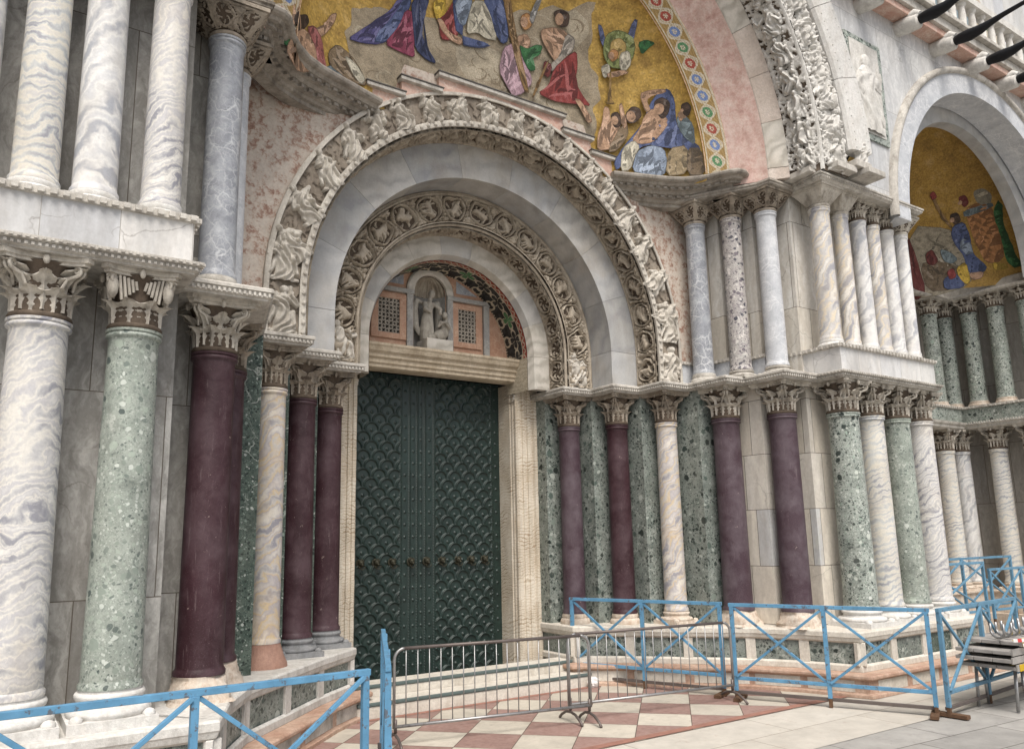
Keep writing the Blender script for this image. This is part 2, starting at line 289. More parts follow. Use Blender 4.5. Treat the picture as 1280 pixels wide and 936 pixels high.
MAT['galv'] = plain('galvanised steel', (.36, .36, .36), .42, .75, .35, 9., .05, (.20, .17, .15), .4)
MAT['galv_brown'] = plain('tarnished steel tube', (.16, .135, .125), .5, .5, .4, 7., .05)
MAT['wood_grey'] = plain('weathered plank wood', (.33, .31, .29), .85, 0., .5, 5., .2)
MAT['yellow'] = plain('yellow paint', (.58, .38, .02), .5, 0., .35, 6.)
MAT['tape_red'] = plain('red tape', (.55, .05, .05), .4, 0., .15)
MAT['tape_white'] = plain('white tape', (.72, .70, .68), .4, 0., .15)
MAT['white_paintstone'] = stone('pale limestone', (.58, .54, .47), (.68, .64, .57), (.33, .27, .2), .35)
MAT['step_dark'] = plain('green grey nosing stone', (.10, .13, .125), .55, 0., .4)
MAT['rough_base'] = stone('eroded ochre base', (.53, .43, .34), (.68, .62, .54), (.32, .20, .13), .5, scale=7.)
MAT['red_block'] = stone('red marble block', (.34, .19, .14), (.42, .26, .20), (.24, .14, .11), .4)
MAT['grey_base'] = stone('grey marble base', (.19, .20, .21), (.31, .31, .31), (.09, .085, .08), .5)
MAT['white_base'] = stone('white marble base', (.60, .59, .56), (.70, .68, .65), (.34, .29, .23), .3)
MAT['pigeon'] = plain('grey feathers', (.22, .23, .25), .7, 0., .5, 30.)
MAT['darkened'] = stone('sooty ground of carving', (.20, .165, .13), (.36, .31, .25), (.09, .07, .055), .55)  # soot tone plus painted hollow shade, so the figures stand out
MAT['spout'] = plain('black weathered metal', (.018, .018, .02), .5, .4, .4)

# ------------------------------------------------------------------ mesh helpers
class MB:
    def __init__(s): s.v = []; s.f = []; s.mi = []
    def add(s, verts, faces, m=0):
        o = len(s.v); s.v += [tuple(map(float, p)) for p in verts]
        s.f += [tuple(i+o for i in f) for f in faces]; s.mi += [m]*len(faces)
    def box(s, x0, x1, y0, y1, z0, z1, m=0):
        s.add([(x, y, z) for z in (z0, z1) for y in (y0, y1) for x in (x0, x1)],
              [(0, 2, 3, 1), (4, 5, 7, 6), (0, 1, 5, 4), (2, 6, 7, 3), (0, 4, 6, 2), (1, 3, 7, 5)], m)
    def bar(s, a, b, w, h=None, m=0):
        a = Vector(a); b = Vector(b); h = h or w; d = (b-a).normalized()
        ref = Vector((0, 0, 1)) if abs(d.z) < .95 else Vector((0, 1, 0))
        x = d.cross(ref).normalized(); y = x.cross(d).normalized()
        vs = [p + x*(sx*w/2) + y*(sy*h/2) for p in (a, b) for sx, sy in ((-1, -1), (1, -1), (1, 1), (-1, 1))]
        s.add(vs, [(3, 2, 1, 0), (4, 5, 6, 7)]+[(i, (i+1) % 4, 4+(i+1) % 4, 4+i) for i in range(4)], m)
    def lathe(s, prof, n=32, c=(0, 0, 0), m=0, cap=True):
        vs = []; fs = []
        for r, z in prof:
            for i in range(n):
                a = 2*PI*i/n; vs.append((c[0]+r*math.cos(a), c[1]+r*math.sin(a), c[2]+z))
        for k in range(len(prof)-1):
            for i in range(n):
                j = (i+1) % n; fs.append((k*n+i, k*n+j, (k+1)*n+j, (k+1)*n+i))
        if cap: fs.append(tuple(range(n-1, -1, -1))); fs.append(tuple((len(prof)-1)*n+i for i in range(n)))
        s.add(vs, fs, m)
    def tube(s, pts, r, n=8, m=0):
        P = [Vector(p) for p in pts]; vs = []; fs = []; R = r if hasattr(r, '__len__') else [r]*len(P)
        x = None
        for i, p in enumerate(P):
            d = (P[min(i+1, len(P)-1)]-P[max(i-1, 0)]).normalized()
            if x is None:
                ref = Vector((0, 0, 1)) if abs(d.z) < .9 else Vector((0, 1, 0)); x = d.cross(ref).normalized()
            else: x = (x-d*x.dot(d)).normalized()
            y = d.cross(x)
            for k in range(n):
                a = 2*PI*k/n; vs.append(p+(x*math.cos(a)+y*math.sin(a))*R[i])
        for i in range(len(P)-1):
            for k in range(n):
                j = (k+1) % n; fs.append((i*n+k, i*n+j, (i+1)*n+j, (i+1)*n+k))
        fs.append(tuple(range(n-1, -1, -1))); fs.append(tuple((len(P)-1)*n+k for k in range(n)))
        s.add(vs, fs, m)
    def ball(s, c, r, n=8, m=0):
        c = Vector(c); rr = r if hasattr(r, '__len__') else (r, r, r); vs = []; fs = []; k = n//2+1
        for i in range(k+1):
            t = PI*i/k
            for j in range(n):
                a = 2*PI*j/n; vs.append((c.x+rr[0]*math.sin(t)*math.cos(a), c.y+rr[1]*math.sin(t)*math.sin(a), c.z+rr[2]*math.cos(t)))
        for i in range(k):
            for j in range(n):
                l = (j+1) % n; fs.append((i*n+j, (i+1)*n+j, (i+1)*n+l, i*n+l))
        s.add(vs, fs, m)
    def grid(s, P, m=0, keep=None):
        P = np.asarray(P); a, b = P.shape[:2]; o = len(s.v)
        s.v += [tuple(p) for p in P.reshape(-1, 3).tolist()]
        i, j = np.meshgrid(np.arange(a-1), np.arange(b-1), indexing='ij')
        if keep is not None: i = i[keep]; j = j[keep]
        i = i.ravel(); j = j.ravel()
        q = np.stack([i*b+j, i*b+j+1, (i+1)*b+j+1, (i+1)*b+j], 1)+o
        s.f += [tuple(x) for x in q.tolist()]
        if np.ndim(m) == 0: s.mi += [m]*len(q)
        else: s.mi += np.asarray(m)[i, j].astype(int).tolist()
    def prism(s, poly, z0, z1, m=0):
        n = len(poly)
        s.add([(x, y, z0) for x, y in poly]+[(x, y, z1) for x, y in poly],
              [tuple(range(n-1, -1, -1)), tuple(range(n, 2*n))]+[(i, (i+1) % n, n+(i+1) % n, n+i) for i in range(n)], m)
    def build(s, name, mats, parent=None, smooth=False, bevel=0, loc=None, fix=True, angle=None):
        me = bpy.data.meshes.new(name); me.from_pydata(s.v, [], s.f)
        if not isinstance(mats, (list, tuple)): mats = [mats]
        for m in mats: me.materials.append(MAT[m] if isinstance(m, str) else m)
        if len(mats) > 1: me.polygons.foreach_set('material_index', np.array(s.mi, dtype=np.int32))
        if fix and len(s.f) < 30000:
            bm = bmesh.new(); bm.from_mesh(me); bmesh.ops.recalc_face_normals(bm, faces=bm.faces); bm.to_mesh(me); bm.free()
        if smooth: me.polygons.foreach_set('use_smooth', [True]*len(me.polygons))
        if angle: me.set_sharp_from_angle(angle=math.radians(angle))
        me.update()
        o = bpy.data.objects.new(name, me); C.objects.link(o)
        if parent is not None: o.parent = parent
        if loc is not None: o.location = loc
        if bevel:
            md = o.modifiers.new('bevel', 'BEVEL'); md.width = bevel; md.segments = 2; md.limit_method = 'ANGLE'; md.angle_limit = math.radians(40)
        return o
def empty(name, loc=(0, 0, 0), rz=0):
    o = bpy.data.objects.new(name, None); C.objects.link(o); o.location = loc; o.rotation_euler = (0, 0, rz); o.empty_display_size = .2; return o
def tag(o, label=None, cat=None, group=None, kind=None):
    for k, v in (('label', label), ('category', cat), ('group', group), ('kind', kind)):
        if v: o[k] = v
    return o

def offset_path(pts, o):       # offset an open plan polyline to its right-hand side by o (mitred)
    P = [Vector(p) for p in pts]; out = []
    for i, p in enumerate(P):
        ns = []
        if i > 0: d = (p-P[i-1]).normalized(); ns.append(Vector((d.y, -d.x)))
        if i < len(P)-1: d = (P[i+1]-p).normalized(); ns.append(Vector((d.y, -d.x)))
        if len(ns) == 1: q = p+ns[0]*o
        else:
            b = (ns[0]+ns[1]); L = b.length
            if L < .3: q = p+ns[0]*o
            else: b /= L; q = p+b*(o/max(.35, b.dot(ns[0])))
        out.append((q.x, q.y))
    return out
def sweep(mb, pts, prof, sx=1, m=0, caps=True):   # profile [(out,z)] along a plan polyline
    rows = [[(sx*x, y, z) for x, y in offset_path(pts, o)] for o, z in prof]
    P = np.array(rows); mb.grid(P, m)
    if caps:
        for k in (0, -1): mb.add([tuple(r[k]) for r in rows], [tuple(range(len(rows)))], m)
def dentils(mb, pts, z0, z1, o0, depth, pitch, sx=1, m=0, fill=.5):
    Q = offset_path(pts, o0)
    for a, b in zip(Q[:-1], Q[1:]):
        a = Vector(a); b = Vector(b); L = (b-a).length
        if L < pitch*.7: continue
        n = max(1, int(L/pitch)); d = (b-a)/L; nr = Vector((d.y, -d.x))
        for i in range(n):
            p = a+d*((i+.5-fill/2)*L/n); q = a+d*((i+.5+fill/2)*L/n); e = nr*depth
            pl = [(sx*x.x, x.y) for x in (p-nr*.004, q-nr*.004, q+e, p+e)]
            mb.prism(pl, z0, z1, m)

def arch_path(r, zc, zs, na=64, nst=6, a0=0., a1=PI):
    """stations from left foot over the crown to right foot: (ux, uz, dz) ; a from the left"""
    L = []
    if a0 == 0.:
        for k in range(nst): L.append((-1., 0., zs+(zc-zs)*k/nst-zc))
    for k in range(na+1):
        a = a0+(a1-a0)*k/na; L.append((-math.cos(a), math.sin(a), 0.))
    if a1 == PI:
        for k in range(1, nst+1): L.append((1., 0., (zs-zc)*k/nst))
    return np.array(L)
def arch_sweep(mb, prof, zc, zs, xc=0., na=64, m=0, a0=0., a1=PI, closed=False):
    L = arch_path(1, zc, zs, na, 4, a0, a1); pr = list(prof)+([prof[0]] if closed else [])
    P = np.stack([np.stack([xc+L[:, 0]*r, np.full(len(L), y), zc+L[:, 1]*r+L[:, 2]], 1) for r, y in pr])
    mb.grid(P, m)
    if closed:
        for k in (0, -1): mb.add(P[:-1, k].tolist(), [tuple(range(len(prof)))], m)
def arch_blocks(mb, prof, zc, zs, n, xc=0., gap=.004, m=0, a0=0., a1=PI, stilt=True, nm=1):
    r = max(p[0] for p in prof); rm = sum(p[0] for p in prof)/len(prof)
    for k in range(n):
        b0 = a0+(a1-a0)*k/n; b1 = a0+(a1-a0)*(k+1)/n; g = gap/rm/2
        na = max(2, int((b1-b0)/PI*64)); A = np.linspace(b0+g, b1-g, na+1)
        P = np.stack([np.stack([xc-np.cos(A)*q, np.full(len(A), y), zc+np.sin(A)*q], 1) for q, y in list(prof)+[prof[0]]])
        mm = (k*7+k//3) % nm; mb.grid(P, mm)
        for e in (0, -1): mb.add(P[:-1, e].tolist(), [tuple(range(len(prof)))], mm)
    if stilt and zc-zs > .02:
        for sg in (-1, 1):
            if (sg < 0 and a0 > 0) or (sg > 0 and a1 < PI-.01): continue
            Z = np.array([zs, zc-gap]); P = np.stack([np.stack([np.full(2, xc+sg*q), np.full(2, y), Z], 1) for q, y in list(prof)+[prof[0]]])
            mb.grid(P, m)
            for e in (0, -1): mb.add(P[:-1, e].tolist(), [tuple(range(len(prof)))], m)

def sstep(a, b, x):
    t = np.clip((x-a)/(b-a), 0, 1); return t*t*(3-2*t)
# ------------------------------------------------------------------ relief height fields
_T = np.random.RandomState(11).rand(128, 128)
def vnoise(x, y):
    xi = np.floor(x).astype(int); yi = np.floor(y).astype(int); fx = x-xi; fy = y-yi
    fx = fx*fx*(3-2*fx); fy = fy*fy*(3-2*fy); q = lambda a, b: _T[a % 128, b % 128]
    return (q(xi, yi)*(1-fx)+q(xi+1, yi)*fx)*(1-fy)+(q(xi, yi+1)*(1-fx)+q(xi+1, yi+1)*fx)*fy
def fbm(x, y, o=3):
    s = 0; a = .5
    for k in range(o): s = s+a*vnoise(x*2**k+k*17.3, y*2**k+k*5.1); a *= .5
    return s
def capsules(A, B, caps):
    H = np.zeros_like(A)
    for x0, y0, x1, y1, r0, r1, h in caps:
        dx, dy = x1-x0, y1-y0; L2 = dx*dx+dy*dy+1e-9
        t = np.clip(((A-x0)*dx+(B-y0)*dy)/L2, 0, 1); d = np.hypot(A-x0-t*dx, B-y0-t*dy); r = r0+(r1-r0)*t
        H = np.maximum(H, h*np.clip(1-(d/r)**2, 0, 1)**.36)
    return H
def fig_h(A, B, seed, kind=0):
    big = 1.0 if kind >= 10 else 1.12; kind = kind % 10
    R = np.random.RandomState(seed); u = lambda a, b: a+(b-a)*R.rand(); lean = u(-.06, .06)
    caps = [(-.26, .045, .26, .045, .055, .05, .45)]
    if kind == 0:      # standing robed figure
        caps += [(lean*.2, .10, lean*.6, .50, .19, .12, .85), (lean*.6, .48, lean, .72, .12, .125, .95),
                 (lean, .885, lean, .91, .075, .078, 1.1), (lean, .80, lean, .86, .05, .05, .9)]
    elif kind == 1:    # seated figure, knees forward
        k = R.choice([-1, 1])
        caps += [(0, .12, k*.05, .34, .24, .20, .8), (k*.16, .10, k*.20, .36, .10, .11, 1.05), (-k*.02, .12, k*.06, .38, .11, .12, 1.0),
                 (0, .40, -k*.05, .70, .17, .14, .9), (-k*.05, .885, -k*.04, .90, .085, .085, 1.1), (-k*.05, .78, -k*.05, .85, .055, .055, .85)]
    else:              # crouching / grappling naked figure
        k = R.choice([-1, 1])
        caps += [(-k*.15, .1, k*.05, .35, .10, .12, .9), (k*.22, .1, k*.18, .36, .08, .10, .9), (k*.18, .36, 0, .42, .11, .12, 1.0),
                 (0, .40, -k*.10, .68, .13, .14, 1.0), (-k*.16, .86, -k*.15, .88, .085, .085, 1.1)]
    for sg in (-1, 1):
        sxp = lean+sg*.12; ex = sxp+sg*u(.06, .18); ey = u(.48, .66); hx = ex+sg*u(-.14, .10); hy = ey+u(-.16, .24)
        caps += [(sxp, .71, ex, ey, .055, .048, .8), (ex, ey, hx, hy, .046, .04, .95), (hx, hy, hx+.02*sg, hy+.03, .045, .04, .95)]
        if R.rand() < .55: caps += [(hx, hy-.10, hx+sg*u(-.02, .06), hy+.16, .055, .06, .55)]           # scroll or attribute
        caps += [(sg*u(.12, .2), u(.42, .58), sg*u(.2, .32), u(.08, .22), .06, .045, .6)]               # hanging drapery
        if R.rand() < .45: caps += [(sg*.16, .70, sg*.36, u(.42, .80), .10, .05, .5)]                   # wing or cloak
    caps = [(a, b, c, d, r0*big, r1*big, h) for a, b, c, d, r0, r1, h in caps]
    H = capsules(A, B, caps)
    fold = np.sin(34*(A-lean*B)+5*np.sin(6*B+seed)+8*vnoise(A*5+seed, B*4))
    H = H*(1+.26*fold*(H > .05)*(B < .74)) - .09*(np.sin(60*A+seed) > .3)*(B > .83)*(H > .3)
    return np.clip(H, 0, None)
def leafy(S, T, seed=0, f=11.):
    n = fbm(S*f+seed*3.3, T*f+seed, 2); r = 1-np.abs(2*n/.75-1); n2 = fbm(S*f*1.9+9+seed, T*f*1.9, 2)
    return np.clip(r, 0, 1)**2.2*.75+.35*np.clip(1-np.abs(2*n2/.75-1), 0, 1)**3
def vine(S, T, Wd, seed, animals=True):
    dx, dy = fbm(S*6, T*6, 2)-.37, fbm(S*6+40, T*6+9, 2)-.37; T0 = T; S = S+dx*.28*Wd; T = T+dy*.22*Wd
    P = Wd*1.02; k = np.floor(S/P); a = (S/P-k-.5)*P; b = T-Wd/2; rad = np.hypot(a, b); R0 = .40*Wd
    H = np.exp(-((rad-R0)/(.035*Wd))**2)*(.55+.4*np.sin(S*90+T*60)**2)
    th = np.arctan2(b, a)
    out = np.clip((rad-R0*1.12)/(.06*Wd), 0, 1); inn = np.clip((R0*.88-rad)/(.04*Wd), 0, 1)
    H = np.maximum(H, out*leafy(S/Wd, T/Wd, seed, 8.)*1.0)
    L = inn*.45*(np.clip(np.sin(6*th+rad/Wd*16+k*2), 0, 1)**.7)*np.clip(rad/(.2*Wd), 0, 1)
    if animals:
        for kk in np.unique(k):
            R = np.random.RandomState(int(kk)+seed*31+500); m = k == kk; A = a[m]/Wd; Bb = b[m]/Wd
            x = R.uniform(-.10, .10); caps = [(-.15+x*.3, -.06, .12, .05, .10, .11, 1.0), (.14, .06, .20, .16, .075, .07, 1.05)]
            for q in range(4): x0 = -.16+q*.1; caps.append((x0, -.05, x0+R.uniform(-.07, .07), -.24, .045, .035, .8))
            caps.append((-.18, 0, R.uniform(-.30, -.2), R.uniform(0, .22), .04, .03, .7))
            c2, s2 = math.cos(R.uniform(0, 6.3)), 0; ang = R.uniform(0, 6.3); c2, s2 = math.cos(ang), math.sin(ang)
            L[m] = np.maximum(L[m]*.8, capsules(A*c2-Bb*s2, A*s2+Bb*c2, caps)*inn[m])
    H = np.maximum(H, L)
    H = H*(.85+.3*fbm(S*30, T*30, 2))
    edge = np.minimum(T0, Wd-T0)/Wd
    H = np.where(edge < .05, .55, H*np.clip((edge-.05)/.04, 0, 1))
    return H
def arch_relief(mb, kind, r, y, wd, zc, zs, amp, hf, res=.011, xc=0., s0=None, s1=None, flare=0., m=0, thr=None, crisp=False):
    """kind 'face': ring from r to r+wd at depth y, relief towards -Y; 'soffit': depth y..y+wd at radius r, relief inwards"""
    st = zc-zs; rr = r+(wd/2 if kind == 'face' else 0); tot = 2*st+PI*rr
    s0 = 0 if s0 is None else s0; s1 = tot if s1 is None else s1
    s = np.linspace(s0, s1, int((s1-s0)/res)+1); t = np.linspace(0, wd, max(6, int(wd/res)+1))
    S, T = np.meshgrid(s, t, indexing='ij'); H = hf(S, T)
    if crisp: H = H*.35+.65*sstep(.12, .55, H)*(.75+.5*np.clip(H, 0, 1.2))
    keep = None if thr is None else ((H[:-1, :-1]+H[1:, :-1]+H[1:, 1:]+H[:-1, 1:])/4 > thr)
    H = H*amp
    a = np.clip((S-st)/rr, 0, PI); dz = np.where(S < st, S-st, np.where(S > st+PI*rr, st+PI*rr-S, 0))
    if kind == 'face': R = r+T; Y = y-H
    else: R = r-H-flare*T*0+flare*(1-T/wd); Y = y+T
    P = np.stack([xc-np.cos(a)*R, Y, zc+np.sin(a)*R+dz], -1); mb.grid(P, m, keep)
def patch(name, parent, mat, fn, w, h, amp, seed, kind, mapf, nx=None, ny=None, res=.0095):
    """one carved figure as its own mesh; mapf(a,b,H)->xyz arrays, a across (m), b up (m)"""
    nx = max(16, int(w/res)); ny = max(24, int(h/res))
    A, B = np.meshgrid(np.linspace(-.5, .5, nx), np.linspace(0, 1, ny), indexing='ij')
    # the field is authored for a width of .72 of the height
    H = fn(A*(w/h), B, seed, kind)*amp
    c = (H[:-1, :-1]+H[1:, :-1]+H[1:, 1:]+H[:-1, 1:]) > amp*.06
    mb = MB(); mb.grid(mapf(A*w, B*h, np.where(H < amp*.03, -.008, H)), 0, c)
    return mb.build(name, mat, parent, True, fix=False)

# ------------------------------------------------------------------ columns
def sstep(a, b, x):
    t = np.clip((x-a)/(b-a), 0, 1); return t*t*(3-2*t)
def leaf(mb, ang, r0, z0, h, w, curl, flare, seed=0):
    t = np.linspace(0, 1, 13); a = np.array([-1, -.72, -.4, -.12, 0, .12, .4, .72, 1.]); T, A = np.meshgrid(t, a, indexing='ij')
    rad = r0+.004+flare*T**1.5+curl*sstep(.55, 1., T); z = z0+h*(T*.96-.30*np.clip(T-.82, 0, 1)/.18*.45)
    wd = w*(.62+.55*np.sin(PI*np.clip(T*.86+.08, 0, 1)))*(1+.30*np.cos(T*26))*(1-.55*sstep(.82, 1, T))
    rad = rad-.62*w*np.abs(A)**1.5*(1-.25*T)+.17*w*np.exp(-(A/.12)**2)-.10*w*np.exp(-((np.abs(A)-.45)/.13)**2)+.13*w*np.cos(T*26)*np.abs(A)+.07*w*np.cos(A*9)
    tx = wd*A
    x = rad*math.cos(ang)-tx*math.sin(ang); y = rad*math.sin(ang)+tx*math.cos(ang)
    mb.grid(np.stack([x, y, z], -1))
def cap_mesh(kind, r, h, a=None):
    mb = MB(); a = a or r*1.42
    if kind in ('acanthus', 'broad', 'eagle'):
        mb.lathe([(r*1.0, -.01), (r*1.09, .0), (r*1.12, .022), (r*1.06, .045), (r*.98, .05), (r*.98, h*.45), (r*1.12, h*.75), (r*1.32, h*.90)], 28, m=1)
        nl = 8 if kind != 'broad' else 6
        for k in range(nl): leaf(mb, 2*PI*(k+.5)/nl+PI/8*0, r*.98, .045, h*.46, r*.37*8/nl, r*.44, r*.06)
        if kind != 'eagle':
            for k in range(nl): leaf(mb, 2*PI*k/nl, r*.98, .06, h*.74, r*.33*8/nl, r*.50, r*.14)
            for k in range(4): leaf(mb, PI/4+PI/2*k, r*1.0, h*.42, h*.50, r*.34, r*.62, r*.34)
        for k in range(4):
            A = PI/4+PI/2*k; cx, sy = math.cos(A), math.sin(A)
            if kind == 'eagle':
                # a bird at every corner with folded ribbed wings
                mb.ball((cx*r*1.55, sy*r*1.55, h*.66), (r*.24, r*.24, h*.20), 10); mb.ball((cx*r*1.72, sy*r*1.72, h*.86), r*.15, 8)
                mb.tube([(cx*r*1.80, sy*r*1.80, h*.86), (cx*r*1.98, sy*r*1.98, h*.80)], [r*.06, r*.02], 6)
                for sg in (-1, 1):
                    for q in range(5):
                        B0 = A+sg*(.16+.11*q)
                        mb.tube([(math.cos(B0)*r*(1.46-.05*q), math.sin(B0)*r*(1.46-.05*q), h*(.86-.02*q)), (math.cos(B0+sg*.05)*r*(1.34-.05*q), math.sin(B0+sg*.05)*r*(1.34-.05*q), h*(.44+.05*q))], r*.065, 6)
            for sg in (-1, 1):     # volute spirals
                pts = []; rad = []
                for q in range(15):
                    th = -PI/2+q*.62; rr = r*.21*(1-q/17)
                    ox = r*1.60+rr*math.cos(th)*.9; oz = h*.80+rr*math.sin(th)
                    tx = sg*r*.10
                    pts.append((ox*cx-tx*sy, ox*sy+tx*cx, oz)); rad.append(r*.075*(1-q/26))
                st = [((r*1.12)*cx-sg*r*.28*sy, (r*1.12)*sy+sg*r*.28*cx, h*.50), ((r*1.28)*cx-sg*r*.2*sy, (r*1.28)*sy+sg*r*.2*cx, h*.66)]
                mb.tube(st+pts, [r*.06, r*.07]+rad, 6)
            B = PI/2*k; mb.ball((math.cos(B)*r*1.40, math.sin(B)*r*1.40, h*.91), (r*.13, r*.13, h*.085), 8)
        # abacus with concave sides
        pl = []
        for k in range(4):
            A = PI/4+PI/2*k; B = A+PI/2; c0 = Vector((math.cos(A), math.sin(A)))*a*1.36; c1 = Vector((math.cos(B), math.sin(B)))*a*1.36
            e = (c1-c0).normalized(); n = Vector((e.y, -e.x))
            pl.append(c0-e.normalized()*0+Vector((-math.sin(A), math.cos(A)))*a*.10)
            for q in range(1, 6):
                f = q/6; p = c0+(c1-c0)*f; pl.append(p-n*a*.15*math.sin(PI*f))
            pl.append(c1-Vector((-math.sin(B), math.cos(B)))*a*.10)
        mb.prism([(p.x, p.y) for p in pl], h*.92, h)
        mb.prism([(p.x*.93, p.y*.93) for p in pl], h*.865, h*.92)
        return mb
    # block capitals
    mb.lathe([(r*1.0, -.01), (r*1.14, .0), (r*1.18, .025), (r*1.10, .05), (r*1.0, .055)], 28)
    b0, b1 = r*.92, a
    N = 40; u = np.linspace(-1, 1, N); z = np.linspace(.05, h*.80, 31); U, Z = np.meshgrid(u, z, indexing='ij')
    f = (Z-.05)/(h*.8-.05); half = b0+(b1-b0)*f**.85
    if kind == 'lace': D = vine((U*.5+.5)*h*1.2, (Z-.05), h*.8-.05, 3, False)*r*.36
    elif kind == 'plainblock': D = np.zeros_like(U)
    else: D = r*.10*np.clip(np.sin(U*9)*np.sin(f*3.0), 0, 1)+r*.06*np.abs(np.sin(U*3+f*5))
    rnd = 1-.14*np.abs(U)**3*(1-f)   # rounded corners at the bottom
    keep = None
    if kind == 'lace':
        V = vine((U*.5+.5)*h*1.15, (Z-.05)*.98+.004, h*.8-.05, int(r*1000), False); V = np.maximum(V, .9*(np.abs(U) > .93)); keep = (V[:-1, :-1]+V[1:, 1:]+V[1:, :-1]+V[:-1, 1:])/4 > .2; D = r*.06+r*.13*sstep(.1, .5, V)
    for k in range(4):
        A = PI/2*k; ca, sa = math.cos(A), math.sin(A); X = half*rnd+D*(1-np.abs(U)**8); Y = U*half*rnd
        mb.grid(np.stack([X*ca-Y*sa, X*sa+Y*ca, Z], -1), 0, keep)
        if keep is not None: X = half*rnd; mb.grid(np.stack([X*ca-Y*sa, X*sa+Y*ca, Z], -1)[::3, ::3], 1); X = half*rnd*.995; mb.grid(np.stack([X*ca-Y*sa, X*sa+Y*ca, Z], -1)[[0, -1]][:, ::3], 1)
    mb.box(-a*1.03, a*1.03, -a*1.03, a*1.03, h*.80, h*.87); mb.box(-a*1.1, a*1.1, -a*1.1, a*1.1, h*.872, h)
    return mb
_cache = {}
def column(label, x, y, z0, zc, ztop, r, shaft, cap='acanthus', base='attic', capmat='capital', basemat='white_base', group=None, entasis=.06, a=None, bh=.24, name='column', cat='column'):
    """z0 foot, zc bottom of the capital, ztop its top"""
    t = empty(name, (x, y, z0)); tag(t, label, cat, group)
    H = zc-z0; ch = ztop-zc
    # base
    key = ('b', base, round(r, 3), basemat, bh)
    if key not in _cache:
        mb = MB(); R = r
        if base == 'attic':
            w = R*1.5; mb.box(-w, w, -w, w, 0, bh*.28)
            pr = [(R*1.40, bh*.28)]+[(R*1.40+R*.06*math.sin(PI*k/6), bh*(.28+.22*k/6)) for k in range(1, 7)]+[(R*1.20, bh*.53), (R*1.13, bh*.62), (R*1.12, bh*.68), (R*1.19, bh*.74)]+[(R*1.17+R*.05*math.sin(PI*k/5), bh*(.74+.16*k/5)) for k in range(1, 6)]+[(R*1.10, bh*.92), (R*1.10, bh), (R*1.03, bh*1.02)]
            mb.lathe(pr, 40)
            for sx in (-1, 1):
                for sy in (-1, 1): mb.ball((sx*w*.80, sy*w*.80, bh*.30), (R*.24, R*.24, bh*.16), 8)
        elif base == 'rough':
            n = 36; rows = []
            for k in range(9):
                f = k/8; ring = []
                for i in range(n):
                    A = 2*PI*i/n; q = max(abs(math.cos(A)), abs(math.sin(A))); sq = 1+(1/q-1)*.6*(1-f)
                    rr = R*(1.45-.36*f)*sq*(.84+.34*float(fbm(np.array(A*1.9+5*f+r*91), np.array(f*7.), 3)))
                    ring.append((rr*math.cos(A), rr*math.sin(A), bh*f))
                rows.append(ring+[ring[0]])
            mb.grid(np.array(rows)); mb.add(rows[-1][:-1], [tuple(range(n))])
        elif base == 'block':
            mb.lathe([(R*1.62, 0), (R*1.58, .04), (R*1.36, bh*.45), (R*1.16, bh*.85), (R*1.10, bh)], 28)
        elif base == 'ring':
            mb.lathe([(R*1.34, 0), (R*1.36, bh*.25), (R*1.28, bh*.45), (R*1.15, bh*.55), (R*1.2, bh*.75), (R*1.12, bh)], 36)
        _cache[key] = mb
    b = _cache[key].build('base', basemat, t, True, angle=45)
    # shaft
    s0 = bh-.002; mb = MB(); pr = [(r*1.13, s0), (r*1.13, s0+.035), (r*1.05, s0+.06)]
    for k in range(13):
        f = k/12; pr.append((r*(1+entasis*(.5-f)), s0+.075+(H-s0-.17)*f))
    rt_ = r*(1-entasis*.5)
    pr += [(rt_*1.02, H-.085), (rt_*1.10, H-.075), (rt_*1.12, H-.058), (rt_*1.08, H-.042), (rt_*1.05, H-.036), (rt_*1.12, H-.028), (rt_*1.13, H-.006), (rt_*1.0, H-.003)]
    mb.lathe(pr, 44); mb.build('shaft', shaft, t, True, angle=50)
    key = ('c', cap, round(r, 3), round(ch, 2), a, capmat)
    if key not in _cache: _cache[key] = cap_mesh(cap, rt_*.99, ch, a).build('capital', [capmat, 'shaded_ground'], t, True, loc=(0, 0, H), angle=55)  # bell takes the dark ground colour: painted shade behind the leaves
    else:
        c = _cache[key].copy(); C.objects.link(c); c.parent = t; c.location = (0, 0, H)
    return t

ZP, ZC, ZT = .90, 4.31, 4.84            # plinth top, capital bottom and top of the lower order
ZA, ZB = 4.97, 5.42                     # attic block: bottom and top
ZU, ZV = 7.90, 8.25                     # upper order: capital bottom and top
LOW = dict(big=(4.58, 8.31), four=(4.13, 9.12), pav=(3.49, 9.91), two=(2.89, 10.53), one=(2.27, 11.12))
# left flank and pier
def lower(s, key, label, r, shaft, **k):
    d, y = LOW[key]; d += .145 if (s < 0 and key == 'four') else 0; return column(label, s*d, y, ZP, ZC, ZT, r, shaft, **k)
G1 = 'columns of the lower row'
lower(-1, 'big', 'dark purple porphyry column nearest the left pier, beside the pale green column', .215, 'porphyry', base='rough', basemat='rough_base', group=G1, a=.36)
lower(-1, 'four', 'dark purple column half hidden behind the foremost purple column on the left', .225, 'porphyry', base='rough', basemat='rough_base', group=G1, a=.34, capmat='capital_dark')
lower(-1, 'pav', 'honey and grey streaked column on a red stone block left of the door', .183, 'pavonazzo_gold', base='block', basemat='red_block', bh=.28, group=G1, a=.31, capmat='capital_dark')
lower(-1, 'two', 'purple column on a grey base between the honey streaked column and the doorway', .20, 'porphyry', basemat='grey_base', group=G1, a=.31, capmat='capital_dark', cap='broad')
lower(-1, 'one', 'purple column on a grey base right against the left jamb of the door', .20, 'porphyry', basemat='grey_base', group=G1, a=.31, capmat='capital_dark', cap='broad')
